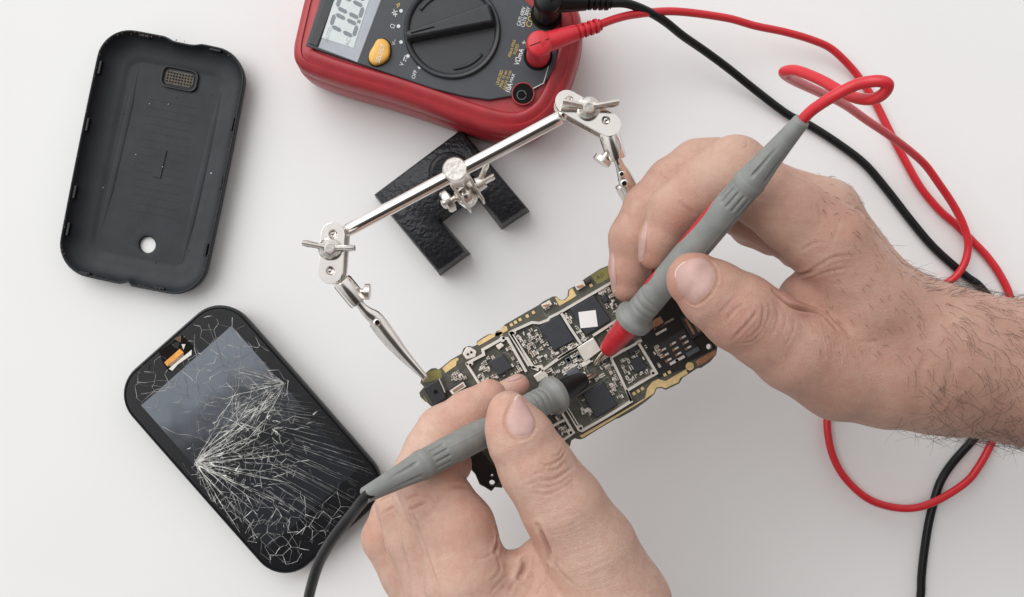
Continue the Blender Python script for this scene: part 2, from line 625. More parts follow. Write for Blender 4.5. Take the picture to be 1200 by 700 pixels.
def crack(pts, w0, w1=None, z=.3235):
    """pts in photo px; ribbon"""
    w1 = w0 if w1 is None else w1
    q = []
    for x, y in pts:
        w, l = px2ph(x, y)
        if not inside(w, l):
            break
        q.append((w, l))
    if len(q) < 2: return
    n = len(q)
    V = []
    for i, (w, l) in enumerate(q):
        a, b = q[max(0, i - 1)], q[min(n - 1, i + 1)]
        dx, dy = b[0] - a[0], b[1] - a[1]
        L = math.hypot(dx, dy) or 1
        wd = (w0 + (w1 - w0) * i / (n - 1)) * .5 * rc.uniform(.25, 1.25) * .68
        V.append(PH(w - dy / L * wd, l + dx / L * wd, z))
        V.append(PH(w + dy / L * wd, l - dx / L * wd, z + rc.uniform(0, .002)))
    gap = .03 + .10 * rc.random()
    cb.add(V, [(2 * i, 2 * i + 1, 2 * i + 3, 2 * i + 2) for i in range(n - 1) if n < 4 or rc.random() > gap], 0 if w0 > 1.15 and rc.random() < .75 else rc.choice((1, 1, 2)))


def ray(x, y, a, L, w0, w1, jit=.10, step=6):
    pts = [(x, y)]
    d = 0
    while d < L:
        s = step * rc.uniform(.6, 1.4)
        aa = a + rc.gauss(0, jit)
        x += math.cos(aa) * s
        y += math.sin(aa) * s
        d += s
        pts.append((x, y))
    return pts, w0, w1


def do(pts, w0, w1): crack(pts, w0, w1)


C1, C2 = (229, 542), (333, 449)


def tree(x, y, a, L, w, jit=.08, depth=2, step=5.5):
    pts, w0, w1 = ray(x, y, a, L, w, w * .35, jit, step)
    do(pts, w0, w1)
    if depth:
        for _ in range(rc.choice((1, 2, 2, 3))):
            k = rc.randrange(1, max(2, len(pts) - 1))
            tree(*pts[k], a + rc.choice((-1, 1)) * rc.uniform(.25, .75), L * rc.uniform(.2, .45), w * .72, jit * 1.3, depth - 1, step)


for i in range(27):                                        # fan from the lower impact
    a = math.radians(-58 + 128 * i / 26 + rc.gauss(0, 2))
    L = rc.uniform(80, 135) if abs(a) < .75 else rc.uniform(60, 120)
    tree(C1[0] + rc.uniform(-2, 2), C1[1] + rc.uniform(-3, 3), a, L, rc.uniform(1.0, 1.7), .045, 1)
for i in range(15):                                        # bundle between the two impacts
    s_ = rc.gauss(0, 13)
    pts = []
    for k in range(26):
        t = k / 25
        pts.append((C1[0] + (C2[0] - C1[0]) * t + .66 * s_ * math.sin(math.pi * t) + rc.gauss(0, .9), C1[1] + (C2[1] - C1[1]) * t + .74 * s_ * math.sin(math.pi * t) + rc.gauss(0, .9)))
    k0 = rc.choice((0, 0, 3, 8)); k1 = rc.choice((26, 26, 20, 15))
    do(pts[k0:k1], rc.uniform(.8, 1.7), .6)
for i in range(15):                                        # second impact
    tree(C2[0], C2[1], math.radians(rc.uniform(105, 215)), rc.uniform(25, 80), rc.uniform(.8, 1.4), .10, 1)
for i in range(9):                                         # bright branching tree in the middle
    tree(286 + rc.gauss(0, 7), 494 + rc.gauss(0, 6), math.radians(rc.choice((-150, -120, -95, -60, -35, 140, 165, 190, 20)) + rc.gauss(0, 8)), rc.uniform(20, 50), 2.1, .09, 1, 4.5)
for i in range(58):                                        # fine parallel combs reaching the right edge
    t = i / 57
    x0 = 296 + 44 * math.sin(t * 3) + rc.uniform(-16, 16)
    y0 = 458 + 126 * t
    a = math.radians(3 + 34 * t + rc.gauss(0, 1.0))
    do(*ray(x0, y0, a, rc.uniform(60, 150), .7, .2, .02, 9))
for i in range(90):                                        # cross links between the rays
    a = rc.uniform(-.95, 1.15)
    r = rc.uniform(14, 130)
    x0, y0 = C1[0] + r * math.cos(a), C1[1] + r * math.sin(a)
    do(*ray(x0, y0, a + math.pi / 2 + rc.gauss(0, .3), rc.uniform(5, 16), 1.1, .6, .12, 4))
for i in range(24):                                        # bright flakes
    t = rc.random()
    x0, y0 = 235 + 110 * t + rc.gauss(0, 10), 540 - 60 * t + 36 * rc.random()
    do(*ray(x0, y0, rc.uniform(-.9, .7), rc.uniform(4, 11), 2.6, 1.0, .3, 3))
for x0, y0, a, L in ((176, 452, 10, 120), (210, 398, 80, 150), (228, 392, 84, 120), (244, 380, 70, 130), (272, 372, 86, 120), (165, 462, -16, 60),
                     (180, 480, 8, 70), (232, 470, 12, 120), (256, 420, 35, 90), (240, 440, -25, 70), (290, 400, 60, 70), (214, 432, 12, 110), (160, 448, 4, 50), (190, 500, 20, 60)):
    do(*ray(x0, y0, math.radians(a), L, .9, .5, .14, 8))


def voronoi(region, n, w0, w1, drop=.15, seed=5):
    r2 = random.Random(seed)
    pts = []
    for _ in range(n * 60):
        if len(pts) >= n: break
        x, y = r2.uniform(region[0], region[2]), r2.uniform(region[1], region[3])
        if not inside(*px2ph(x, y), -12): continue
        if all(math.hypot(x - a, y - b) > region[4] for a, b in pts): pts.append((x, y))
    if len(pts) < 4: return
    vs, es, fs, *_ = delaunay_2d_cdt([Vector(p) for p in pts], [], [], 0, 1e-5)

    def cc(f):
        (ax, ay), (bx, by), (cx, cy) = [tuple(vs[i]) for i in f]
        d = 2 * (ax * (by - cy) + bx * (cy - ay) + cx * (ay - by)) or 1e-6
        return (((ax * ax + ay * ay) * (by - cy) + (bx * bx + by * by) * (cy - ay) + (cx * cx + cy * cy) * (ay - by)) / d,
                ((ax * ax + ay * ay) * (cx - bx) + (bx * bx + by * by) * (ax - cx) + (cx * cx + cy * cy) * (bx - ax)) / d)
    em = {}
    for f in fs:
        c = cc(f)
        for i in range(3):
            em.setdefault(tuple(sorted((f[i], f[(i + 1) % 3]))), []).append(c)
    for e, cs in em.items():
        if len(cs) == 2 and r2.random() > drop:
            (x0, y0), (x1, y1) = cs
            L = math.hypot(x1 - x0, y1 - y0)
            if L > 26: continue
            k = max(2, int(L / 5))
            crack([(x0 + (x1 - x0) * i / k + r2.gauss(0, .25), y0 + (y1 - y0) * i / k + r2.gauss(0, .25)) for i in range(k + 1)],
                  r2.uniform(w1, w0), r2.uniform(w1, w0))


voronoi((285, 575, 420, 670, 9), 50, 1.2, .3, .25, 5)
voronoi((150, 362, 345, 485, 13), 90, 1.25, .35, .22, 6)
voronoi((290, 590, 400, 668, 8), 34, 1.4, .4, .25, 15)
voronoi((225, 450, 345, 560, 7), 130, 1.2, .3, .42, 8)
voronoi((200, 520, 330, 640, 9), 90, 1.0, .2, .45, 9)
cb.build('crack_pattern', [crack_m, mat('crack_grey', (0.33, 0.33, 0.32), .5, var=.5, vscale=14), mat('crack_dim', (0.16, 0.16, 0.165), .5, var=.5, vscale=14)], glass)

# broken earpiece corner with exposed flex
def php(pts, z0, z1):
    q = [px2ph(x, y) for x, y in pts]
    return prism_g([PH(w, l, z0) for w, l in q], [PH(w, l, z1) for w, l in q])


def c140(x, y): return (140 + x / 4.669, 350 + y / 4.669)


V, F = php([c140(*p) for p in ((215, 290), (340, 200), (400, 260), (395, 300), (270, 400), (235, 350))], .31, .3245)
ear = mk('broken_earpiece', V, F, 'hole_dark', phone)
for nm, pts, z, mm in (('ribbon_cable', ((245, 350), (330, 275), (350, 295), (262, 372)), .330, 'orange_flex'),
                       ('foil', ((262, 366), (335, 312), (350, 298), (352, 318), (290, 375)), .332, 'comp_tan'),
                       ('foam_pad', ((270, 385), (312, 350), (318, 345), (395, 280), (395, 308), (320, 360), (290, 395)), .334, 'white_foam'),
                       ('glass_shard', ((300, 240), (330, 240), (325, 275), (300, 270)), .336, glass_m),
                       ('glass_shard', ((340, 250), (362, 250), (350, 280)), .333, 'comp_white'),
                       ('glass_shard', ((120, 365), (162, 362), (160, 390), (110, 400)), .326, glass_m),
                       ('rust_patch', ((300, 218), (338, 202), (335, 240), (320, 235)), .328, 'rust')):
    V, F = php([c140(*p) for p in pts], .322, z)
    mk(nm, V, F, mm, ear)
mk('home_key', *tube_g([PH(46 + 5 * math.cos(a), 124 + 5 * math.sin(a), .3195) for a in [i * math.pi / 10 for i in range(21)]], .003, 6), 'comp_dark', phone)

# ================================================================== MULTIMETER
ZF = 0.86
mo = P(530, 37, ZF)
MA = Vector((0.95, -0.312, 0)).normalized()    # towards the socket end
MBv = Vector((-MA.y, MA.x, 0)) * -1            # towards the lower side of the photo
sm_ = S(ZF)


def MT(a, b, z):
    q = mo + MA * (a * sm_) + MBv * (b * sm_)
    return Vector((q.x, q.y, z))


def px2m(x, y, z=ZF):
    d = P(x, y, z) - mo
    d.z = 0
    return d.dot(MA) / sm_, d.dot(MBv) / sm_


meter = empty('multimeter', (mo.x, mo.y, 0), 'red and dark grey digital multimeter with a rotary dial and an orange button', 'multimeter')
outl0 = [(-177, 0), (-174, 45), (-170, 76), (-160, 90), (-140, 94.5), (-100, 95), (-50, 93), (0, 93), (50, 94), (90, 92), (118, 82), (138, 58), (146, 25)]
outl = outl0 + [(146, -25)] + [(a, -b) for a, b in reversed(outl0[1:-1])]
outl = [tuple(p) for p in catmull(outl, 8, True)]


def m_off(d, z, wave=0.0):
    n = len(outl)
    out = []
    for i in range(n):
        a, b = outl[i]
        p, q = outl[(i - 1) % n], outl[(i + 1) % n]
        tx, ty = q[0] - p[0], q[1] - p[1]
        L = math.hypot(tx, ty)
        nx, ny = ty / L, -tx / L
        out.append((a + nx * -d, b + ny * -d))
    return [MT(a, b, z) for a, b in out]


# sign check: offset outward must enlarge
if (m_off(10, 0)[0] - mo).length < (m_off(0, 0)[0] - mo).length:
    _mo = m_off
    def m_off(d, z): return _mo(-d, z)
body_loops = [m_off(-4, 0.0), m_off(3, 0.05), m_off(6, 0.2), m_off(6.5, 0.42), m_off(5, 0.56), m_off(3.6, 0.585), m_off(4.4, 0.62), m_off(3.8, 0.72), m_off(1, 0.80), m_off(-3, 0.835), m_off(-7, 0.845),
              m_off(-8.4, 0.832), m_off(-10, .836), m_off(-13, .855), m_off(-17, 0.862), m_off(-20, .862), m_off(-22, .85), m_off(-23, .82)]
V, F = loft_g(body_loops)
mk('housing', V, F, 'red_rubber', meter, autosmooth=.9)
# face panel
pan = [(-158, -70), (-158, 70), (-60, 70.5), (0, 71), (38, 68), (66, 63), (91, 50), (112, 36), (124, 18), (127, 0)]
pan += [(a, -b) for a, b in reversed(pan[2:-1])]
V, F = prism_g([MT(a, b, .81) for a, b in pan], [MT(a, b, .872) for a, b in pan])
panel = mk('face_panel', V, F, 'panel', meter, bevel=.012)
ZP = .872


def cM(x, y): return px2m(340 + x / 6.361, y / 6.364)          # crop 340,0-520,110


# LCD
lf = [cM(700, -20), cM(505, 470), cM(212, 360), cM(330, -20)]
lf = [(a, b) for a, b in lf]
far = [px2m(450 + 60, -100), px2m(392 + 60, -120)]
lcdframe = [cM(505, 470), cM(212, 360), (cM(212, 360)[0] + 6, -66), (cM(505, 470)[0] + 6, -66)]
V, F = prism_g([MT(a, b, .86) for a, b in lcdframe], [MT(a, b, ZP + .006) for a, b in lcdframe])
disp = mk('lcd_display', V, F, 'lcd_frame', meter, bevel=.008)
dk = [cM(205, 355), cM(140, 330), (cM(140, 330)[0] + 4, -66), (cM(205, 355)[0] + 6, -66)]
V, F = prism_g([MT(a, b, .86) for a, b in dk], [MT(a, b, ZP + .012) for a, b in dk])
mk('lcd_surround', V, F, 'dial', meter, bevel=.01)
a0, b0 = cM(470, 375)
a1, b1 = cM(235, 300)
lc = [(a0, b0 - 2), (a1, b0 - 2), (a1, -52), (a0, -52)]
V, F = prism_g([MT(a, b, .87) for a, b in lc], [MT(a, b, ZP + .010) for a, b in lc])
mk('lcd_screen', V, F, 'lcd', disp)


def m_reading():
    """seven segment digits 0 0: their top is towards -a, reading along -b"""
    zz = ZP + .0125

    def seg(a, b, la, lb):
        sl = 0.14
        pts = []
        if la > lb:
            q = [(-la, 0), (-la + lb, lb), (la - lb, lb), (la, 0), (la - lb, -lb), (-la + lb, -lb)]
        else:
            q = [(0, -lb), (la, -lb + la), (la, lb - la), (0, lb), (-la, lb - la), (-la, -lb + la)]
        pts = [(a + x, b + y + (a + x - am) * sl) for x, y in q]
        V, F = prism_g([MT(x, y, zz - .004) for x, y in pts], [MT(x, y, zz) for x, y in pts])
        mb.add(V, F)
    am, bb = px2m(403.7, 30.5)
    for k in range(3):
        mb = MB()
        bc = bb - k * 22.5
        hw, hh = 7.4, 14.5
        for da in (-hh, hh):
            seg(am + da, bc, 2.3, hw - .6)                 # top / bottom bars
        for db in (-hw, hw):
            for da in (-hh / 2, hh / 2):
                seg(am + da, bc + db, hh / 2 - .9, 2.3)
        mb.build('lcd_digit', 'lcd_seg', disp)
    V, F = prism_g(*[[MT(am + 15 + x, bb - 9.5 + y, z) for x, y in ((-1.9, -1.9), (1.9, -1.9), (1.9, 1.9), (-1.9, 1.9))] for z in (zz - .004, zz)])
    mk('lcd_point', V, F, 'lcd_seg', disp)
    rd, up = -MBv, -MA
    text_part('lcd_lettering', 'AUTO', MT(*cM(288, 262), zz), rd, up, 4.4 * sm_, 'lcd_faint', disp)
    text_part('lcd_lettering', 'AC', MT(*cM(435, 318), zz), rd, up, 5 * sm_, 'lcd_faint', disp)


m_reading()
# dial
dc = MT(0, 0, ZP)


def mcirc(r, z, n=72, a=0, b=0): return [MT(a + r * math.cos(2 * math.pi * i / n), b + r * math.sin(2 * math.pi * i / n), z) for i in range(n)]


V, F = loft_g([mcirc(57, ZP - .01), mcirc(56.5, ZP + .03), mcirc(55, ZP + .045), mcirc(52.5, ZP + .045), mcirc(50.5, ZP + .03), mcirc(49.5, ZP + .004)], False, True)
dial = mk('rotary_dial', V, F, 'dial', meter, autosmooth=.7)
d1 = px2m(478, 46); d2 = px2m(583, 18)
dd = Vector((d2[0] - d1[0], d2[1] - d1[1])).normalized(); dn = Vector((-dd.y, dd.x))
def DP(t, s, z): return MT(d1[0] + dd.x * t + dn.x * s, d1[1] + dd.y * t + dn.y * s, z)
T_ = 107
sec = [(0, 2.5), (3, 4.4), (12, 5), (50, 7.5), (98, 11), (101, 11)]
bl = []
for k, (dz, ins) in enumerate(((0.0, -2.2), (.14, 0), (.165, 1.6))):
    bl.append([DP(t + (ins if t < 4 else (-ins if t > 99 else 0)), w - ins, ZP + dz) for t, w in sec] + [DP(t + (ins if t < 4 else (-ins if t > 99 else 0)), -(w - ins), ZP + dz) for t, w in reversed(sec)])
V, F = loft_g(bl)
kn = mk('pointer_bar', V, F, 'dial', dial, bevel=.008)
V, F = prism_g(*[[DP(t, s, z) for t, s in ((6, -.9), (34, -.9), (34, .9), (6, .9))] for z in (ZP + .16, ZP + .167)])
mk('pointer_groove', V, F, 'hole_dark', dial)
# arc ledges on the dial floor
for s0, s1 in ((20, 75), (195, 265)):
    V, F = tube_g([MT(44 * math.cos(math.radians(t)), 44 * math.sin(math.radians(t)), ZP + .006) for t in range(s0, s1, 5)], .02, 8)
    mk('dial_ledge', V, F, 'dial', dial, smooth=True)
# button
ba, bb_ = px2m(445.5, 63.5)
bp_ = [(12, -1), (9, 8), (0, 15), (-8, 13), (-11, 5), (-9, -6), (-7, -14), (0, -17), (8, -13)]
bp_ = [(a, b) for a, b in catmull(bp_, 6, True)]
bl = [[MT(ba + a * k, bb_ + b * k, z) for a, b in bp_] for k, z in ((1.0, ZP - .01), (.99, ZP + .04), (.94, ZP + .062), (.82, ZP + .072), (.4, ZP + .076))]
V, F = loft_g(bl)
btn = mk('select_button', V, F, 'orange_button', meter, smooth=True)
V, F = loft_g([[MT(ba + a * k, bb_ + b * k, z) for a, b in bp_] for k, z in ((1.09, ZP - .01), (1.09, ZP + .004), (1.0, ZP + .004))], False, False)
mk('button_gap', V, F, 'hole_dark', meter)
RD, UP = -MBv, -MA
text_part('lettering', 'SELECT', MT(*px2m(446, 63, ZP + .077), ZP + .0785), RD, UP, 5.2 * sm_, 'white_print', btn, squeeze=.95)


def T(s, x, y, h, m='white_print', bold=False, sq=1.0):
    text_part('lettering', s, MT(*px2m(x, y, ZP), ZP + .003), RD, UP, h * sm_, m, panel, bold, sq)


T('OFF', 485.8, 87.5, 4.3)
T('V', 471.2, 75.5, 5); T('V~', 462.0, 49.8, 4.4); T('\u03a9', 460.5, 31, 5.2)
T('COM', 622.5, 22, 7, 'gold_print', sq=.95)
T('CATI 600V', 611, 19.5, 4.4, bold=True, sq=.82); T('CATII 300V', 616, 20.5, 4.4, bold=True, sq=.82)
T('V\u03a9mA', 608.5, 67, 6, bold=True, sq=.85)
T('400mA MAX', 600, 57, 3.7, 'gold_print', sq=.78); T('FUSED', 605, 58, 3.7, 'gold_print', sq=.85)
T('UNFUSED', 585.5, 91, 3.8, 'gold_print', sq=.8); T('MAX 10 sec', 590, 92.5, 3.8, 'gold_print', sq=.8); T('EACH 15 min', 594.5, 94, 3.8, 'gold_print', sq=.8)
T('10A', 596.5, 103.5, 6, bold=True, sq=.85); T('MAX', 600.5, 92, 3.6, bold=True)


def flat(pts, z0, z1, nm, m, par):
    V, F = prism_g([MT(*px2m(x, y, ZP), z0) for x, y in pts], [MT(*px2m(x, y, ZP), z1) for x, y in pts])
    return mk(nm, V, F, m, par)


for x, y in ((491.7, 79), (478, 66), (470, 49.5), (467, 31), (470, 13), (477, -4)):
    flat(circ_px(x, y, 2.1, 14), ZP - .004, ZP + .003, 'position_dot', 'white_print', panel)
# dc bars next to V, diode / buzzer symbols, warning triangle, fuse line
def pl(pts, w, nm, m):
    mb = MB()
    for (x0, y0), (x1, y1) in zip(pts, pts[1:]):
        L = math.hypot(x1 - x0, y1 - y0); nx, ny = -(y1 - y0) / L * w / 2, (x1 - x0) / L * w / 2
        q = [(x0 + nx, y0 + ny), (x1 + nx, y1 + ny), (x1 - nx, y1 - ny), (x0 - nx, y0 - ny)]
        V, F = prism_g([MT(*px2m(x, y, ZP), ZP - .003) for x, y in q], [MT(*px2m(x, y, ZP), ZP + .003) for x, y in q])
        mb.add(V, F)
    return mb.build(nm, m, panel)


pl([(472.6, 71.5), (475, 65)], .9, 'dc_symbol', 'white_print')
pl([(475, 72.5), (475.8, 70.3)], .9, 'dc_symbol', 'white_print'); pl([(476.3, 69), (477.1, 66.8)], .9, 'dc_symbol', 'white_print')
flat([(460.5, 18), (466, 17.6), (462.2, 13.8)], ZP - .003, ZP + .003, 'diode_symbol', 'white_print', panel)
pl([(459.2, 15.3), (465.6, 13.2)], 1, 'diode_symbol', 'white_print'); pl([(463.6, 20), (461.6, 11)], .8, 'diode_symbol', 'white_print')
pl([(465, 9), (467, 8.2), (464.6, 5.5), (468.6, 4.2), (467, 8.2)], .8, 'buzzer_symbol', 'gold_print')
flat([(627.5, 46.5), (620.0, 42.5), (627.5, 38)], ZP - .003, ZP + .003, 'warning_triangle', 'gold_print', panel)
pl([(622.8, 42.5), (625.6, 42.2)], .8, 'warning_mark', 'ink')
pl([(613, 52), (614.5, 48)], 1.0, 'fuse_symbol', 'white_print'); pl([(611.5, 50), (616, 50.6)], .8, 'fuse_symbol', 'white_print')
pl([(646, 66), (637, 97.5), (624.6, 104)], .9, 'socket_line', 'white_print')
# sockets
def socket(x, y, r):
    a, b = px2m(x, y, ZP)
    V, F = loft_g([mcirc(r + 1.2, ZP - .012, 32, a, b), mcirc(r + .8, ZP + .008, 32, a, b), mcirc(r, ZP + .008, 32, a, b), mcirc(r - 1, ZP + .0, 32, a, b)], False, False)
    so = mk('socket', V, F, 'red_dull', meter, smooth=True)
    V, F = loft_g([mcirc(r - .6, ZP + .006, 32, a, b), mcirc(r - .8, ZP - .002, 32, a, b)], False, True)
    V, F = prism_g(mcirc(r + .1, ZP - .01, 32, a, b), mcirc(r + .1, ZP + .005, 32, a, b))
    mk('socket_hole', V, F, 'hole_dark', so)
    V, F = tube_g(mcirc(r * .42, ZP + .006, 25, a - 1.0, b + 2.2), .006, 6)
    mk('socket_ring', V, F, 'chip_mid', so, smooth=True)


socket(613, 110, 12.5)
# ================================================================== THIRD-HAND STAND
ZR = 2.35
stand = empty('helping_hand_stand', P(530, 200, 0), 'chrome third-hand soldering stand with black iron base gripping the circuit board with two clips', 'helping hand stand')
bt = [(540, 151.5), (438.5, 227.5), (513, 318), (545, 295), (511, 256), (557, 222), (588, 262), (617, 243)]
zb = .42
def inset_poly(pts, d):
    n = len(pts); out = []
    for i in range(n):
        p, q, r = [Vector((*pts[(i + k) % n], 0)) for k in (-1, 0, 1)]
        e1 = (q - p).normalized(); e2 = (r - q).normalized()
        n1 = Vector((-e1.y, e1.x, 0)); n2 = Vector((-e2.y, e2.x, 0))
        m = (n1 + n2); m = m / max(.3, m.dot(n1))
        out.append((q.x + m.x * d, q.y + m.y * d))
    return out


sgn = 1
if abs(sum(a[0] * b[1] - a[1] * b[0] for a, b in zip(inset_poly(bt, 1), inset_poly(bt, 1)[1:] + inset_poly(bt, 1)[:1]))) > abs(sum(a[0] * b[1] - a[1] * b[0] for a, b in zip(bt, bt[1:] + bt[:1]))):
    sgn = -1
def blp(d, z): return [Vector((*P(x, y, zb).xy, z)) for x, y in inset_poly(bt, sgn * d)]
V, F = loft_g([blp(-3.2, .0), blp(-2.8, .05), blp(-.8, .34), blp(1.0, .40), blp(3.0, .42)], True, True)
ib = mk('iron_base', V, F, 'iron', stand, autosmooth=1.3)
V, F = lathe_g(P(527, 203, .41), P(527, 203, .56), [(0, .24), (.2, .23), (.85, .22), (.95, .20), (1, .19)], 32)
mk('boss', V, F, 'iron', ib, autosmooth=.6)
post0 = P(527, 203, .5)
V, F = lathe_g(post0, P(545, 222, 1.55), [(0, .075), (.9, .07), (1, .06)], 20)
mk('post', V, F, 'chrome', stand, smooth=True)
V, F = ball_g(P(547, 226, 1.62), .13)
mk('ball_joint', V, F, 'chrome_worn', stand, smooth=True)
R0, R1 = P(407, 270.5, ZR), P(657, 137.5, ZR + .25)
V, F = lathe_g(R0, R1, [(0, .035), (.002, .056), (.008, .061), (.04, .062), (.5, .064), (.96, .064), (.992, .063), (.998, .057), (1, .035)], 32)
mk('crossbar', V, F, 'chrome', stand, autosmooth=.7)
# middle clamp
kc = P(533, 198, ZR + .22)
V, F = lathe_g(kc - Vector((0, 0, .62)), kc, [(0, .10), (.3, .10), (.32, .118), (.86, .118), (.95, .114), (1, .100)], 36)
mk('clamp_knob', V, F, 'chrome_worn', stand, autosmooth=.6)
dv = (P(553, 250, 1.6) - P(528, 217, 1.6)).normalized()
dpn = Vector((dv.y, -dv.x, 0))
for x0, y0, x1, y1 in ((527, 214, 551, 247), (549, 206, 567, 236)):
    a, b = P(x0, y0, 2.05), P(x1, y1, 1.95)
    c = (a + b) / 2
    V, F = box_g(c - Vector((0, 0, .12)), (b - a) / 2, dpn * .014, Vector((0, 0, .16)))
    mk('clamp_plate', V, F, 'chrome_worn', stand, bevel=.012)
V, F = lathe_g(P(540, 222, 1.95), P(552, 238, 1.80), [(0, .07), (.2, .10), (.8, .10), (1, .06)], 20)
mk('ball_joint', V, F, 'chrome', stand, smooth=True)
V, F = lathe_g(P(518, 241, 1.9), P(575, 209, 1.9), [(0, .03), (1, .03)], 12)
mk('clamp_screw', V, F, 'chrome', stand, smooth=True)


def wing(c, tip, wd, th, up, mb):
    """one wing of a wing nut, from c to tip"""
    c, tip = Vector(c), Vector(tip)
    d = (tip - c)
    L = d.length; d.normalize()
    s = Vector((-d.y, d.x, 0)).normalized()
    n = 7
    loops = []
    for i in range(n):
        t = i / (n - 1)
        w = wd * (.95 - .25 * math.sin(math.pi * t)) * (1 if i < n - 1 else .72)
        p = c + d * (L * t) + Vector((0, 0, up * t))
        k = th
        h = wd * (.8 + .35 * t) * (1 if i < n - 1 else .8)
        loops.append([p + s * (w * math.cos(a)) * .45 + Vector((0, 0, 1)) * (h * math.sin(a) * .8) for a in [2 * math.pi * q / 12 for q in range(12)]])
    V, F = loft_g(loops)
    mb.add(V, F)


mb = MB()
wing(P(526, 236, 1.9), P(519, 241, 1.9), .14, .03, 0, mb)
V, F = lathe_g(P(530, 233, 1.9), P(521, 238.5, 1.9), [(0, .05), (.2, .115), (.8, .115), (1, .10)], 16); mb.add(V, F)
mb.build('thumb_screw', 'chrome_worn', stand, autosmooth=.6)
mb = MB()
V, F = lathe_g(P(559, 217, 1.9), P(568, 212.5, 1.9), [(0, .075), (1, .06)], 16); mb.add(V, F)
wing(P(564, 215, 1.9), P(579, 207, 1.95), .09, .03, .02, mb); wing(P(562, 213, 1.9), P(571, 192, 2.0), .08, .03, .02, mb)
mb.build('wing_nut', 'chrome_worn', stand, autosmooth=.6)


def stadium(p, q, r, n=14):
    a = math.atan2(q[1] - p[1], q[0] - p[0])
    return [(p[0] + r * math.cos(a + math.pi / 2 + math.pi * i / n), p[1] + r * math.sin(a + math.pi / 2 + math.pi * i / n)) for i in range(n + 1)] + \
           [(q[0] + r * math.cos(a - math.pi / 2 + math.pi * i / n), q[1] + r * math.sin(a - math.pi / 2 + math.pi * i / n)) for i in range(n + 1)]


def clamp_head(pa, pb, rad, zt, tips, ctr, h1, h2):
    """two stadium plates with a wing nut between"""
    for z, m, dx, dy in ((zt, 'chrome', 0, 0), (zt - .22, 'chrome_worn', 0, 0)):
        hp = [[P(h[0] + 5.2 * math.cos(-t), h[1] + 5.2 * math.sin(-t), zt) for t in [2 * math.pi * i / 18 for i in range(18)]] for h in (h1, h2)]
        ol = [P(x, y, zt) for x, y in stadium(pa, pb, rad)]
        at_z = lambda L, q: [Vector((v.x, v.y, q)) for v in L]
        V, F = prism_g(at_z(ol, z - .05), at_z(ol, z), [at_z(h, z - .05) for h in hp], [at_z(h, z) for h in hp])
        mk('joint_plate', V, F, m, stand, bevel=.012)
    for h in (h1, h2):
        c = P(h[0], h[1], zt - .13)
        V, F = ball_g(c, .085)
        mk('ball_joint', V, F, 'chrome', stand, smooth=True)
        V, F = prism_px(circ_px(h[0], h[1], 4, 14), zt - .36, zt - .3)
    mb = MB()
    V, F = lathe_g(P(ctr[0], ctr[1] + 3, zt - .3), P(ctr[0], ctr[1], zt + .16), [(0, .06), (.55, .06), (.6, .105), (.78, .10), (.84, .085), (.845, .055), (.86, .05), (.97, .05), (1, .038)], 24); mb.add(V, F)
    for t, dz in tips:
        wing(P(ctr[0], ctr[1], zt + .06), P(t[0], t[1], zt + .10), .085, .04, dz, mb)
    mb.build('wing_nut', 'chrome_worn', stand, autosmooth=.7)


def clip(c0, c1, disc, zc, zend, path, widths, rdisc):
    V, F = lathe_g(P(*c0, zc), P(*c1, zc - .06), [(0, .06), (.01, .088), (.08, .094), (.92, .094), (.99, .088), (1, .055)], 28)
    mk('collar', V, F, 'chrome', stand, autosmooth=.6)
    d = (P(*disc, zc) - P((c0[0] + c1[0]) / 2, (c0[1] + c1[1]) / 2, zc)).normalized()
    e = P(*disc, zc - .02)
    V, F = lathe_g(e - d * .14, e + d * .03, [(0, .03), (.7, .03), (.72, rdisc), (.98, rdisc), (1, rdisc * .9)], 24)
    mk('set_screw', V, F, 'chrome_worn', stand, autosmooth=.6)
    n = len(path)
    zs = [zc - .06 + (zend - zc + .06) * i / (n - 1) for i in range(n)]
    pts = [P(x, y, z) for (x, y), z in zip(path, zs)]
    cp = catmull([tuple(p) for p in pts], 5)
    ws = [float(w[0]) for w in catmull([(w, 0) for w in widths], 5)]
    ws = [w * S(2.2) for w in ws]
    off = Vector((0, 0, .02))
    V, F = tube_g([Vector(p) + off for p in cp], lambda i, a: ws[i] * (1 / math.sqrt((math.sin(a)) ** 2 + (math.cos(a) / .55) ** 2)) if math.cos(a) > -.2 else ws[i] * .62, 20)
    jaw = mk('clip_jaw', V, F, 'chrome', stand, smooth=True)
    dn_ = Vector((0, 0, -.10))
    lo = [Vector(p) + dn_ * (1 - (i / (len(cp) - 1)) ** 2) + dpn2(path) * (.05 * math.sin(math.pi * i / (len(cp) - 1))) for i, p in enumerate(cp)]
    k0 = int(len(cp) * .42)
    V, F = tube_g(lo[k0:], [w * .75 for w in ws[k0:]], 12)
    mk('clip_jaw', V, F, 'chrome_worn', stand, smooth=True)
    return cp, ws, jaw


def dpn2(path):
    a, b = P(*path[0], 2), P(*path[-1], 2)
    d = (b - a).normalized()
    s = Vector((d.y, -d.x, 0))
    return s if s.x < 0 else -s


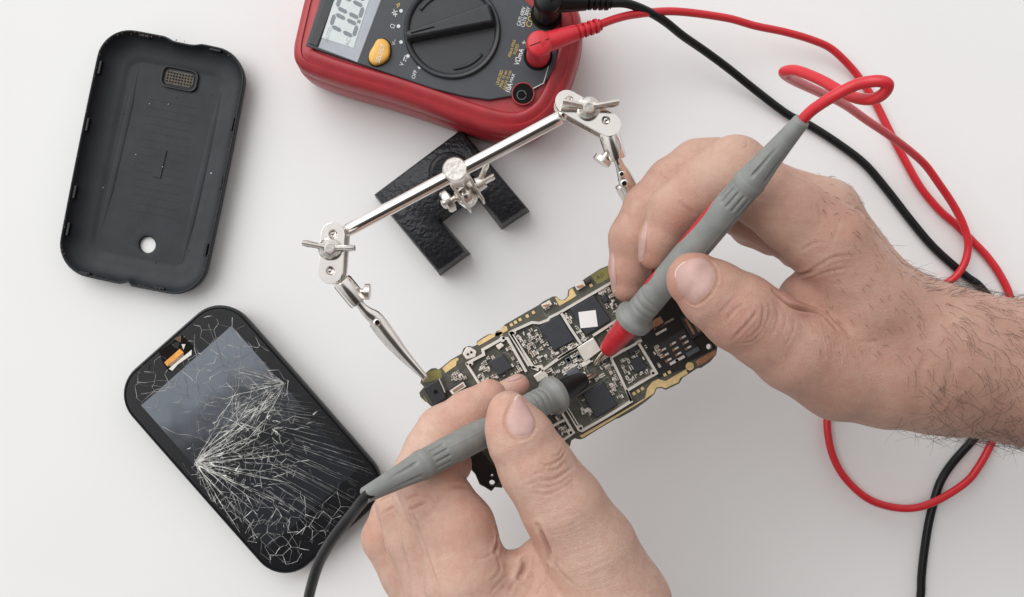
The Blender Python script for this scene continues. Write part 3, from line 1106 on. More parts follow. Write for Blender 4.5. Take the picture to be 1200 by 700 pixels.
clamp_head((390, 275), (387, 319), 14, ZR + .12, (((356, 285), .02), ((416, 291), .02)), (386.5, 291), (390, 274.5), (387, 317.5))
cp, ws, jaw = clip((400, 329), (421, 354.5), (430, 342), ZR - .05, 2.10, [(418, 351), (425, 360), (432, 367), (441, 374), (455, 392), (472, 413), (488, 431), (500, 444.5)], [5, 5, 7, 8.8, 8.6, 6.5, 4.8, 4.2], .075)
def clip_hole(x, y, z, r):
    V, F = lathe_g(P(x, y, z - .02), P(x, y, z + .012), [(0, r), (.6, r), (.8, r * .8), (.81, r * .6), (1, r * .55)], 16)
    mk('rivet', V, F, 'chrome_worn', jaw, smooth=True)
    V, F = lathe_g(P(x, y, z), P(x, y, z + .015), [(0, r * .6), (1, r * .6)], 14)
    mk('rivet_hole', V, F, 'hole_dark', jaw)


clip_hole(442, 378, 2.31, .038)
cl0 = (664, 119); cl1 = (714, 146)
clamp_head(cl0, cl1, 13.5, ZR + .35, (((659, 121), .03), ((724, 122), .05)), (690, 126), (667, 117.5), (710, 141))
V, F = lathe_g(P(657, 137.5, ZR + .25), P(668, 120, ZR + .22), [(0, .05), (.4, .04), (1, .04)], 14)
mk('rod_end', V, F, 'chrome', stand, smooth=True)
V, F = lathe_g(R0, P(392, 276, ZR - .01), [(0, .05), (.4, .04), (1, .04)], 14)
mk('rod_end', V, F, 'chrome', stand, smooth=True)
cp, ws, jaw = clip((712.5, 154), (723, 187), (706, 188), ZR + .1, 2.1, [(722, 183), (726, 194), (730, 203), (734, 213), (741, 228), (749, 246), (758, 266), (768, 288)], [5, 5.2, 7.5, 9.2, 9, 7.5, 5.5, 4.5], .085)
clip_hole(731.5, 215, 2.43, .038)
clip_hole(728.5, 204, 2.45, .030)

# ================================================================== CIRCUIT BOARD
ZB = 2.0
board = empty('circuit_board', P(660, 440, 1.93), 'phone circuit board with chips, silver shield frames and gold edges, held up by the clips', 'circuit board')
def cA(x, y): return (480 + x / 5.985, 390 + y / 5.985)
def cB(x, y): return (580 + x / 5.985, 310 + y / 5.985)
def cC(x, y): return (620 + x / 5.0, 400 + y / 5.0)
def A_(*p): return [cA(*q) for q in p]
def B_(*p): return [cB(*q) for q in p]
def C_(*p): return [cC(*q) for q in p]


outline = A_((170, 545), (140, 490), (110, 485), (75, 450), (68, 420), (85, 400), (100, 380), (75, 352), (85, 318), (108, 290), (130, 268), (150, 254), (180, 252), (200, 262), (225, 243), (290, 190), (365, 148), (378, 110), (410, 95), (440, 100), (470, 88), (472, 62), (520, 30), (560, 10)) \
    + B_((0, 488), (10, 470), (38, 462), (66, 425), (160, 370), (220, 335), (300, 290), (340, 260), (405, 226), (432, 224), (450, 244), (470, 250), (492, 244), (512, 222), (516, 178), (560, 152), (640, 95), (740, 30), (795, 8)) \
    + [(728, 303), (750, 292), (768.6, 283), (778, 290), (832, 385)] \
    + C_((1090, 0), (1104, 35), (1096, 80), (1060, 122), (1010, 156), (985, 160), (900, 215), (880, 248), (800, 286), (776, 275), (748, 278), (735, 310), (690, 350), (620, 400), (530, 450), (505, 457), (400, 520), (320, 570), (300, 576), (268, 570), (248, 582), (240, 615), (180, 650)) \
    + [(640, 538), (612, 556), (592, 566), (588, 572), (580, 571), (576, 576), (568, 571), (562, 568), (557, 556), (548, 546), (540, 531), (530, 515)]
holes = [circ_px(*cC(1055, 32), 3.4, 16), circ_px(576.5, 566, 3.4, 14), circ_px(576.5, 557.5, 1.6, 10)]
V, F = prism_px(outline, ZB - .07, ZB, holes=holes)
pcb = mk('board_plate', V, F, 'pcb', board)


def lay(nm, pts, h, m, par=None, bevel=0, z0=None, holes=()):
    V, F = prism_px(pts, (ZB if z0 is None else z0) - .004, (ZB if z0 is None else z0) + h, 0, holes)
    return mk(nm, V, F, m, par or board, bevel=bevel)


# bare zones of the board
lay('dark_zone', [cC(675, 20), cC(640, -70), (745, 372), (775, 305), (832, 388)] + C_((1080, 8), (1095, 40), (1060, 60), (930, 125), (915, 160), (760, 215), (748, 180)), .004, 'pcb_dark', pcb, holes=[circ_px(*cC(1055, 32), 3.6, 16)])
lay('dark_zone', [(540, 527), (556, 519), (590, 560), (580, 569), (576, 574), (563, 566), (557, 555)], .004, 'pcb_dark', pcb, holes=[circ_px(576.5, 566, 3.6, 14), circ_px(576.5, 557.5, 1.8, 10)])
lay('olive_zone', A_((82, 352), (92, 318), (130, 275), (180, 258), (222, 262), (226, 318), (140, 345)), .004, 'pcb_olive', pcb)
lay('olive_zone', A_((85, 400), (112, 480), (135, 485), (165, 530), (100, 440)), .004, 'pcb_olive', pcb)
lay('olive_zone', B_((672, 75), (740, 34), (797, 14), (797, 100), (715, 142)), .004, 'pcb_olive', pcb)
tdir = (P(*cB(770, 65), ZB) - P(*cB(715, 97), ZB)).normalized()
text_part('board_marking', 'A31', P(*cB(742, 82), ZB + .006), tdir, Vector((-tdir.y, tdir.x, 0)), 4.6 * S(ZB), 'ink', pcb)
# gold edge plating
for pts in (A_((228, 250), (290, 198), (318, 182), (332, 190), (325, 232), (252, 282)),
            A_((474, 84), (476, 66), (560, 14), (640, -8), (655, 0), (650, 18), (600, 26), (490, 90)),
            B_((0, 506), (2, 484), (30, 468), (66, 430), (84, 436), (90, 462), (30, 500)),
            B_((420, 234), (432, 230), (452, 250), (492, 250), (518, 222), (522, 180), (545, 168), (572, 220), (452, 292)),
            C_((296, 556), (420, 484), (560, 405), (680, 334), (692, 278), (722, 238), (756, 222), (800, 234), (920, 165), (930, 190), (885, 216), (876, 240), (800, 276), (776, 268), (744, 272), (730, 306), (640, 366), (520, 440), (312, 566))):
    lay('gold_plating', pts, .006, 'gold', pcb)
lay('copper_patch', C_((975, 118), (1086, 52), (1098, 62), (1092, 84), (1050, 112), (990, 146)), .006, 'copper', pcb)
lay('gold_pad', circ_px(*cC(942, 147), 4.8, 18), .008, 'gold', pcb)
def pad(c, w, h, nm='gold_pad', m='gold', hh=.007):
    ux, uy = .87, -.49
    q = [(c[0] + ux * a * w / 2 - uy * b * h / 2 * -1 * 0 + .49 * b * h / 2, c[1] + uy * a * w / 2 + .87 * b * h / 2) for a, b in ((-1, -1), (1, -1), (1, 1), (-1, 1))]
    return lay(nm, q, hh, m, pcb)


for p in (cB(115, 424), cB(144, 406), cB(176, 388), cB(227, 363), cB(270, 337), cB(674, 147), cC(615, 307), cC(640, 292), cC(664, 278), cC(796, 197), cC(822, 182)):
    pad(p, 3.6, 3.6)
pad(cC(220, 620), 6, 5); pad(cC(190, 630), 3, 4)
lay('gold_pad', circ_px(*cA(333, 187), 1.8, 10), .008, 'gold', pcb)
# shield frames --------------------------------------------------------------
def rail(pts, w, closed=False, h=.055, nm='shield_frame', m='shield'):
    n = len(pts)
    ctr = [np.array(p, float) for p in pts]
    if closed: ctr = ctr + [ctr[0]]
    mb = MB()
    L, R = [], []
    N = len(ctr)
    for i in range(N):
        if closed and i in (0, N - 1):
            a, b, c = ctr[-2], ctr[0], ctr[1]
        else:
            a, b, c = ctr[max(i - 1, 0)], ctr[i], ctr[min(i + 1, N - 1)]
        d1 = (b - a); d2 = (c - b)
        d1 = d1 / (np.linalg.norm(d1) or 1); d2 = d2 / (np.linalg.norm(d2) or 1)
        if not closed and i == 0: d1 = d2
        if not closed and i == N - 1: d2 = d1
        n1, n2 = np.array([-d1[1], d1[0]]), np.array([-d2[1], d2[0]])
        m_ = n1 + n2
        m_ = m_ / max(.5, m_.dot(n1))
        L.append(b + m_ * w / 2); R.append(b - m_ * w / 2)
    loops = []
    for l, r in zip(L, R):
        a, b = P(*l, ZB + h), P(*r, ZB + h)
        loops.append([Vector((a.x, a.y, ZB)), a.lerp(b, .06) + Vector((0, 0, 0)), b.lerp(a, .06), Vector((b.x, b.y, ZB))])
    V, F = loft_g(loops, True, True)
    return mk(nm, V, F, m, board)


rail(A_((397, 222), (445, 192), (520, 155), (512, 120), (548, 100), (655, 40), (688, 42), (818, 275)), 3.6)
rail(A_((397, 215), (495, 370), (560, 480)), 3.2)
rail(B_((100, 482), (132, 465), (258, 408), (315, 412), (372, 390), (385, 372), (460, 335), (640, 230), (800, 138), (850, 112)), 3.2)
rail(B_((102, 478), (160, 575), (240, 712)), 3.6)
rail(A_((705, -5), (870, 248), (905, 262)), 3.8)
rail(A_((855, 245), (925, 236), (935, 262), (1020, 200), (1110, 140), (1200, 92)), 3.4)
rail(B_((462, 338), (530, 450), (606, 560)), 3.4)
rail(B_((440, 660), (520, 612), (600, 565)), 3.4)
rail(B_((688, 500), (750, 460), (820, 415), (900, 370)), 3.2)
rail(A_((925, 262), (990, 345), (1100, 520), (1180, 650)), 3.2)
rail(C_((205, 372), (252, 450), (292, 520), (310, 526), (450, 445), (600, 352), (575, 290), (640, 250), (748, 188), (738, 170), (690, 90), (640, 8)), 3.4)
rail(C_((600, 352), (540, 220), (482, 100)), 3.2)
rail(C_((478, 98), (540, 62), (600, 30), (660, -5)), 3.2)
rail(C_((470, 92), (440, 40)), 3.2)
rail(C_((100, 522), (150, 492), (206, 462)), 3.0)
rail(C_((188, 412), (228, 480), (262, 536), (240, 552), (170, 600), (120, 630)), 3.0)
for p in (cA(658, 38), cA(425, 226), cA(717, 2), cB(122, 480), cB(60, 517), cC(303, 511), cC(727, 187), cC(245, 536)):
    V, F = prism_px(circ_px(*p, 1.6, 10), ZB + .05, ZB + .062)
    mk('frame_hole', V, F, 'hole_dark', board)
for p in (cA(650, 45), cA(425, 215), cA(717, 8), cB(128, 478), cC(300, 508), cC(728, 182), cC(240, 532)):
    lay('shield_corner', circ_px(p[0], p[1], 3.4, 12), .053, 'shield')
lay('shield_plate', B_((575, 585), (690, 512), (702, 530), (745, 602), (632, 686), (600, 635)), .058, 'shield', bevel=.006)
lay('shield_plate', A_((868, 305), (935, 258), (975, 300), (900, 350)), .05, 'shield', bevel=.006)
# chips -------------------------------------------------------------------------
chips = []
def chip(pts, h, m='chip', nm='chip'):
    chips.append(pts)
    return lay(nm, pts, h, m, bevel=.008)


chip(A_((555, 205), (655, 150), (722, 245), (625, 306)), .05)
chip(B_((312, 438), (450, 348), (560, 528), (412, 607)), .055)
big = chip(B_((525, 312), (695, 215), (815, 392), (640, 500)), .05)
V, F = prism_px(B_((585, 335), (706, 320), (722, 436), (600, 448)), ZB + .04, ZB + .056)
mk('white_sticker', V, F, 'sticker', big)
chip(C_((312, 310), (432, 236), (520, 376), (392, 450)), .055)
chip(C_((590, 120), (650, 84), (694, 152), (626, 187)), .045)
chip(C_((212, 188), (275, 145), (312, 200), (250, 240)), .04, 'chip_mid')
chip(C_((45, 470), (120, 425), (165, 470), (90, 505)), .03)
chip(C_((145, 525), (172, 512), (190, 540), (160, 560)), .03, 'chip_mid')
chip(B_((740, 235), (775, 212), (805, 250), (770, 275)), .04)
chip(B_((900, 560), (960, 520), (1010, 590), (950, 640)), .045)
chip(B_((1100, 420), (1170, 378), (1195, 415), (1130, 460)), .03, 'comp_dark')
rail(C_((272, 325), (460, 212), (560, 356), (372, 470)), .55, True, .012, 'chip_outline', 'trace')
cam = lay('camera_socket', A_((95, 388), (205, 320), (262, 462), (172, 522)), .10, 'black_plastic', bevel=.012)
V, F = prism_px(circ_px(*cA(183, 415), 2.6, 14), ZB + .09, ZB + .106)
mk('socket_hole', V, F, 'hole_dark', cam)
rail(A_((205, 322), (248, 420)), .8, False, .104, 'socket_edge', 'shield')
con = lay('ribbon_connector', A_((255, 402), (362, 330), (412, 382), (300, 444)), .05, 'comp_dark', bevel=.006)
V, F = prism_px(A_((280, 408), (376, 344), (396, 378), (302, 436)), ZB + .04, ZB + .062)
mk('contact_row', V, F, 'shield', con)
V, F = prism_px(A_((300, 405), (372, 358), (382, 376), (312, 422)), ZB + .05, ZB + .068)
mk('contact_gap', V, F, 'comp_tan', con)
# antenna switch at the top edge
sw = lay('antenna_switch', A_((370, 150), (400, 100), (430, 105), (470, 130), (462, 170), (400, 190)), .05, 'comp_white', bevel=.01)
for p in (cA(408, 152), cA(432, 138)):
    V, F = prism_px(circ_px(*p, 1.4, 10), ZB + .045, ZB + .058); mk('switch_hole', V, F, 'hole_dark', sw)
lay('crystal', A_((602, 92), (640, 68), (665, 90), (626, 122)), .05, 'comp_white', bevel=.008)
for pts in (B_((560, 150), (620, 112), (636, 150), (580, 184)), B_((322, 285), (385, 250), (402, 282), (345, 314))):
    s_ = lay('side_key', pts, .06, 'comp_white', bevel=.006)
    cx, cy = sum(p[0] for p in pts) / 4, sum(p[1] for p in pts) / 4
    V, F = prism_px([(cx + (x - cx) * .75, cy + (y - cy) * .35 + .8) for x, y in pts], ZB + .055, ZB + .068)
    mk('key_spring', V, F, 'copper', s_)
# capacitors larger
for p, w, h, m in ((cC(232, 110), 6, 7, 'chip_mid'), (cC(290, 90), 5, 5, 'chip_mid'), (cC(325, 132), 8, 5, 'comp_white'), (cC(350, 118), 4, 4, 'comp_white'), (cA(1110, 192), 6, 6, 'chip_mid'), (cA(1185, 165), 5, 5, 'chip_mid'),
                   (cC(175, 437), 5, 5, 'chip_mid'), (cC(320, 190), 5, 3, 'comp_white'), (cB(655, 118), 7, 4, 'comp_dark')):
    u = Vector((.87, .49, 0)).normalized(); v = Vector((.49, -.87, 0)).normalized()
    V, F = box_g(P(*p, ZB + .025), u * (w * S(ZB) / 2), v * (h * S(ZB) / 2), Vector((0, 0, .028)))
    mk('capacitor', V, F, m, board, bevel=.006)
# SIM contacts
for i in range(3):
    for j in range(3):
        x, y = 770 + i * 58 + j * 16, 45 - i * 36 + j * 30
        u = Vector((.87, .49, 0)).normalized(); v = Vector((.49, -.87, 0)).normalized()
        c = P(*cC(x + 20, y + 2), ZB + .03)
        V, F = box_g(c, u * .022, v * .009, Vector((0, 0, .014)))
        o = mk('spring_contact', V, F, 'comp_white', board, bevel=.004)
        V, F = box_g(c - u * .034 + Vector((0, 0, .004)), u * .010, v * .011, Vector((0, 0, .016)))
        mk('contact_tip', V, F, 'copper', o)
lay('sim_slot', C_((735, 30), (905, -70), (985, 40), (815, 150)), .012, 'comp_dark')
for p, w in ((cC(885, 103), 12), (cC(850, 122), 11)):
    pad(p, w, 3.2, 'contact_bar', 'comp_white', .03)
pad(cC(960, 62), 16, 5, 'contact_bar', 'chip_mid', .03)
lay('board_connector', [(797, 372), (812, 364), (826, 389), (811, 398)], .05, 'comp_dark', bevel=.006)
for k in (0, 1):
    lay('contact_strip', [(802 + k * 6, 374 - k * 3), (804.5 + k * 6, 373 - k * 3), (815 + k * 6, 391 - k * 3), (812.5 + k * 6, 392.5 - k * 3)], .056, 'copper')
pad((778, 380), 26, 2.2, 'contact_bar', 'trace', .02); pad((775, 389), 14, 2.4, 'contact_bar', 'comp_white', .03)
lay('board_connector', [(758, 380), (774, 371), (778, 378), (762, 387)], .04, 'copper')
# small components: past counting
rs = random.Random(21)
def inpoly(p, poly):
    x, y = p; r = False
    for (x0, y0), (x1, y1) in zip(poly, poly[1:] + poly[:1]):
        if (y0 > y) != (y1 > y) and x < (x1 - x0) * (y - y0) / (y1 - y0) + x0: r = not r
    return r


sc_mb = MB()
def smd(c, along, big=1.0):
    u = Vector((.87, .49, 0)).normalized(); v = Vector((.49, -.87, 0)).normalized()
    if not along: u, v = v, u
    L = rs.choice((1.1, 1.4, 1.8)) * big * S(ZB); W = L * rs.uniform(.45, .6)
    h = rs.uniform(.012, .022)
    o = P(*c, ZB + h)
    mid = rs.choice((3, 3, 1, 2, 0))
    V, F = box_g(o, u * L * .5, v * W, Vector((0, 0, h))); sc_mb.add(V, F, mid)
    for s in (-1, 1):
        V, F = box_g(o + u * (s * L * .75), u * L * .3, v * W * 1.04, Vector((0, 0, h * 1.05))); sc_mb.add(V, F, rs.choice((0, 0, 2)))


regs = [(A_((430, 230), (530, 180), (560, 120), (690, 60), (800, 270), (640, 310), (480, 350)), 62),
        (B_((150, 490), (250, 420), (330, 420), (420, 610), (560, 540), (580, 570), (300, 700), (240, 690)), 110),
        (B_((480, 345), (540, 310), (640, 500), (680, 500), (620, 545)), 42),
        (B_((690, 205), (790, 150), (850, 260), (860, 330), (800, 330)), 36),
        (A_((950, 270), (1200, 120), (1200, 330), (1010, 330)), 50),
        (C_((120, 170), (290, 70), (470, 90), (560, 280), (460, 200), (300, 270)), 90),
        (C_((270, 340), (320, 310), (400, 460), (340, 490)), 16), (C_((440, 220), (480, 215), (570, 350), (530, 380)), 18),
        (C_((510, 110), (640, 30), (720, 170), (590, 260)), 46),
        (C_((40, 470), (190, 380), (240, 520), (150, 570)), 40),
        (A_((270, 300), (340, 250), (380, 300), (440, 360), (400, 340), (300, 330)), 26),
        (C_((680, 30), (740, 0), (800, 100), (770, 170)), 16),
        (B_((700, 500), (880, 400), (1000, 560), (820, 650)), 30),
        (B_((300, 300), (420, 240), (440, 290), (330, 360)), 8)]
for poly, n in regs:
    xs, ys = [p[0] for p in poly], [p[1] for p in poly]
    k = 0
    for _ in range(n * 40):
        if k >= n * 1.0: break
        c = (rs.uniform(min(xs), max(xs)), rs.uniform(min(ys), max(ys)))
        # clusters in little rows
        if not inpoly(c, poly): continue
        al = rs.random() < .5
        for q in range(rs.choice((1, 2, 3, 4))):
            d = (.49, .87) if al else (.87, -.49)
            e = (c[0] + d[0] * q * 2.1, c[1] + d[1] * q * 2.1)
            if math.hypot(e[0] - 694, e[1] - 433) < 9: continue
            if inpoly(e, poly) and not any(inpoly(e, [(sum(a[0] for a in ch) / len(ch) + (x - sum(a[0] for a in ch) / len(ch)) * 1.12, sum(a[1] for a in ch) / len(ch) + (y - sum(a[1] for a in ch) / len(ch)) * 1.12) for x, y in ch]) for ch in chips):
                smd(e, al); k += 1
tag(sc_mb.build('small_component', ['comp_white', 'comp_dark', 'shield', 'comp_tan'], board), kind='stuff')
# copper traces
mb = MB()
for poly, n in regs:
    for _ in range(n // 3):
        xs, ys = [p[0] for p in poly], [p[1] for p in poly]
        c = (rs.uniform(min(xs), max(xs)), rs.uniform(min(ys), max(ys)))
        if not inpoly(c, poly): continue
        pts = [c]
        d = rs.choice(((.87, -.49), (.49, .87), (.96, .27), (-.27, .96)))
        for _k in range(rs.choice((2, 3))):
            L = rs.uniform(3, 9); pts.append((pts[-1][0] + d[0] * L, pts[-1][1] + d[1] * L))
            d = rs.choice(((.87, -.49), (.49, .87), (.96, .27)))
        for (x0, y0), (x1, y1) in zip(pts, pts[1:]):
            L = math.hypot(x1 - x0, y1 - y0); nx, ny = -(y1 - y0) / L * .22, (x1 - x0) / L * .22
            V, F = prism_px([(x0 + nx, y0 + ny), (x1 + nx, y1 + ny), (x1 - nx, y1 - ny), (x0 - nx, y0 - ny)], ZB - .002, ZB + .003)
            mb.add(V, F)
for x0, y0, x1, y1 in ((200, 550, 262, 512), (212, 582, 290, 545)):
    (a, b), (c, d) = cB(x0, y0), cB(x1, y1)
    V, F = prism_px([(a, b - .35), (c, d - .35), (c, d + .35), (a, b + .35)], ZB - .002, ZB + .008); mb.add(V, F)
    for q in ((a, b), (c, d)):
        V, F = prism_px(circ_px(*q, 1.2, 8), ZB - .002, ZB + .03); mb.add(V, F)
tag(mb.build('copper_trace', 'trace', board), kind='stuff')

# ================================================================== TEST LEADS
def fit_frac(p0, p1, px):
    lo, hi = 0, 1
    f = lambda t: (600 + 100 * (p0.lerp(p1, t)).x * H / (H - (p0.lerp(p1, t)).z))
    s = 1 if f(1) > f(0) else -1
    for _ in range(40):
        m_ = (lo + hi) / 2
        if (f(m_) - px) * s > 0: hi = m_
        else: lo = m_
    return lo


def probe(root, tip, end, flange_x, cone_tip_x, cone_mat, red_marks=False, k=1.0, roll=0.0):
    T0, E = tip, end
    ff = fit_frac(T0, E, flange_x)
    fc = fit_frac(T0, E, cone_tip_x)
    Fp, Cp = T0.lerp(E, ff), T0.lerp(E, fc)
    V, F = lathe_g(T0, T0.lerp(Cp, 1.1), [(0, .006), (.12, .018), (.3, .030), (.9, .032), (1, .034)], 16)
    mk('needle', V, F, 'steel', root, smooth=True)
    V, F = lathe_g(Cp, Fp.lerp(Cp, -.2), dense([(0, .065 * k), (.03, .096 * k), (.12, .112 * k), (.5, .142 * k), (.86, .158 * k), (1, .162 * k)], 24), 40)
    mk('tip_guard', V, F, cone_mat, root, smooth=True)
    L = (E - Fp).length
    prof = [(0, .13), (.002, .212), (.008, .233), (.028, .238), (.037, .230), (.043, .20), (.051, .179), (.062, .171),
            (.085, .173), (.09, .158), (.10, .173), (.115, .173), (.121, .158), (.13, .173), (.146, .173), (.152, .160), (.162, .171),
            (.2, .168), (.3, .170), (.45, .172), (.58, .168), (.62, .165), (.632, .164), (.70, .160), (.712, .160), (.716, .168), (.728, .170), (.74, .168), (.745, .160),
            (.755, .158), (.82, .132), (.92, .104), (.985, .088), (.995, .086), (1, .08)]
    prof = [(f, r * k) for f, r in prof]

    def mod(f, a):
        d = 0.0
        if .628 < f < .706:                                        # finger slots
            w = min(1, (f - .628) / .012, (.706 - f) / .012)
            d -= .016 * k * w * max(0, math.cos((a + roll) * 14)) ** .5 if math.cos((a + roll) * 14) > 0 else 0
        if .765 < f < .905:                                        # long tapered slots
            w = min(1, (f - .765) / .02, (.905 - f) / .09)
            c = math.cos((a + roll) * 6)
            d -= .020 * k * w * max(0, (c - .55) / .45) ** .6 if c > .55 else 0
        # mould seam
        s = abs(((a + roll) % math.pi) - .9)
        if .08 < f < .62 and s < .03: d += .003
        if f > .95 and s < .1: d += .001
        return d
    V, F = lathe_g(Fp, E, dense(prof, 230), 168, mod)
    h = mk('handle', V, F, 'grey_rubber', root, smooth=True)
    return Fp, E, L, h


def cable(root, pts, r, m, nm='cable', per=8):
    pp = catmull([tuple(P(x, y, z)) for x, y, z in pts], per)
    V, F = tube_g(pp, r, 16)
    return mk(nm, V, F, m, root, smooth=True)


def plug(root, x, y, zt, boot, rb, rr, m):
    """right-angled plug standing in its socket, with a ribbed boot"""
    base, top = P(x, y, ZP), P(x, y, ZP)
    top = Vector((base.x, base.y, zt))
    V, F = lathe_g(base, top, dense([(0, rr * 1.02), (.55, rr), (.8, rr * 1.08), (.93, rr * 1.06), (.98, rr * .98), (1, rr * .86)], 20), 36)
    mk('plug_body', V, F, m, root, autosmooth=.7)
    s = Vector((top.x, top.y, zt - rr * .75))
    e = P(*boot)
    prof = [(0, rr * .85), (.3, rr * .8), (.6, rr * .66), (.63, rr * .50)]
    f = .64
    for i in range(4):
        prof += [(f, rr * .62), (f + .045, rr * .60), (f + .05, rr * .40), (f + .085, rr * .40)]
        f += .088
    prof += [(.992, rr * .5), (1, rr * .42)]
    V, F = lathe_g(s, e, prof, 28)
    mk('strain_relief', V, F, m, root, autosmooth=.6)
    V, F = lathe_g(base - Vector((0, 0, .01)), base + Vector((0, 0, .012)), [(0, rr * 1.25), (.8, rr * 1.25), (1, rr * 1.1)], 30)
    mk('plug_shadow_ring', V, F, 'hole_dark', root)  # dark disc standing in for the shadow ring round the plug's foot
    ax = (e - s); ax.z = 0; ax.normalize()
    V, F = box_g(Vector((top.x, top.y, zt + .0005)), ax * rr * .86, Vector((-ax.y, ax.x, 0)) * .004, Vector((0, 0, .0018)))
    mk('mould_seam', V, F, 'hole_dark', root)


rl = empty('test_lead', (P(741, 375, 0).x, P(741, 375, 0).y, 0), 'red test lead with a looping red cable, red plug and red-tipped grey probe', 'test lead', 'multimeter test leads')
bl_ = empty('test_lead', (P(540, 520, 0).x, P(540, 520, 0).y, 0), 'black test lead with a black cable, black plug and black-tipped grey probe', 'test lead', 'multimeter test leads')
RT, RE = P(695, 430, 2.05), P(940, 141, 3.95)
Rf, _, RLn, rh = probe(rl, RT, RE, 739.5, 710, 'red_tip', True, k=.76, roll=.25)
BT, BE = P(699, 437, 2.05), P(427, 581, 3.62)
Bf, _, BLn, bh = probe(bl_, BT, BE, 653, 685, 'black_tip', k=.76, roll=.6)
# red grip inserts on the red probe
def surf_patch(A, B, f0, f1, rad, toward, halfw, m, parent):
    ax = (B - A).normalized()
    t = Vector(toward); t = (t - ax * t.dot(ax)).normalized()
    s = ax.cross(t)
    n = 14; k = 7
    V, F = [], []
    for i in range(n + 1):
        f = f0 + (f1 - f0) * i / n
        w = halfw * math.sqrt(max(0.0, 1 - (2 * i / n - 1) ** 2)) + .001
        c = A.lerp(B, f)
        for j in range(k + 1):
            a = w * (2 * j / k - 1)
            V.append(c + (t * math.cos(a) + s * math.sin(a)) * (rad + .006 * math.sqrt(max(0, 1 - (2 * j / k - 1) ** 2))))
    for i in range(n):
        for j in range(k):
            F.append((i * (k + 1) + j, i * (k + 1) + j + 1, (i + 1) * (k + 1) + j + 1, (i + 1) * (k + 1) + j))
    mk('grip_insert', V, F, m, parent, smooth=True)


surf_patch(Rf, RE, .38, .60, .127, (-.85, .52, -.25), .8, 'red_tip', rh)
surf_patch(Rf, RE, .17, .25, .127, (-.80, .52, -.05), .45, 'red_tip', rh)

plug(rl, 630.5, 66, 1.42, (704, 29, 1.22), 0, .125, 'red_plug')
plug(bl_, 640, 17, 1.42, (716, 3, 1.2), 0, .135, 'black_cable')
cable(rl, [(700, 30, 1.23), (722, 22, 1.14), (745, 17, 1.02), (790, 13.5, .80), (850, 21, .60), (885, 30.5, .48), (921, 38, .36), (953, 47.5, .26), (975, 58, .18), (997, 79, .10), (1013, 100, .06), (1026.6, 122, .047), (1043, 155, .047), (1061.6, 190, .047),
           (1079, 220, .047), (1101, 246.5, .047), (1120, 263, .047), (1140, 283, .047), (1157, 301, .047), (1172, 322.5, .047), (1184, 350, .047), (1190, 400, .047), (1184, 460, .047), (1165, 512, .05), (1147.5, 546, .10), (1128.7, 568, .15), (1091, 590, .17),
           (1059.5, 596, .12), (1025, 588.5, .10), (1000, 571, .1), (981, 546, .09), (971, 514.6, .08), (971, 480, .06), (990, 440, .047), (1030, 395, .047), (1075, 358, .047), (1105, 335, .08), (1120, 324, .12), (1131, 307, .15), (1134.5, 285.6, .17),
           (1129, 264, .20), (1118, 242, .24), (1100.7, 216, .34), (1081, 190, .48), (1048, 163, .85), (1015.7, 141, 1.3), (988.6, 122, 1.8), (961, 108.6, 2.35), (934, 96, 2.9), (922, 89, 3.2), (919, 84, 3.35), (934, 83, 3.5), (961, 93.6, 3.7), (983, 106, 3.85),
           (1002, 114.5, 4.0), (1021, 116.5, 4.15), (1035, 110, 4.24), (1040.5, 100.5, 4.30), (1035, 96, 4.31), (1022, 95.5, 4.28), (1002, 100, 4.2), (975, 114, 4.1), (951, 130, 3.98), (936, 146, 3.9)], .0435, 'red_cable')
cable(bl_, [(712, 4, 1.21), (735, 4.5, 1.12), (760, 14, .95), (780, 26, .8), (800, 42, .62), (826, 60, .42), (853, 80, .27), (888, 108, .13), (922.6, 134, .07), (948.6, 147, .055), (983, 169, .053), (1013.6, 192.7, .053), (1039.6, 223, .053), (1070, 262, .053), (1096, 292, .053),
            (1130.6, 322.6, .053), (1150, 338, .053), (1180, 380, .053), (1186, 430, .053), (1170, 480, .053), (1141, 514.6, .053), (1116, 543, .053), (1102, 565, .053), (1094, 590, .053), (1088, 615, .053), (1083, 647, .053), (1080, 675, .053), (1078, 705, .053),
            (1066, 770, .053), (1000, 820, .053), (800, 840, .053), (560, 830, .053), (430, 850, .3), (375, 805, 1.2), (358, 750, 2.2), (360, 712, 2.6), (366, 683, 2.82), (375, 657, 3.0), (390, 632, 3.2), (410, 606, 3.4), (424, 588, 3.56), (434, 577, 3.64)], .0475, 'black_cable')
# ================================================================== HANDS (smooth-blended body surface)
CAM = np.array([0, 0, H])


def smin(a, b, k):
    h = np.clip(0.5 + 0.5 * (b - a) / k, 0, 1)
    return b + (a - b) * h - k * h * (1 - h)


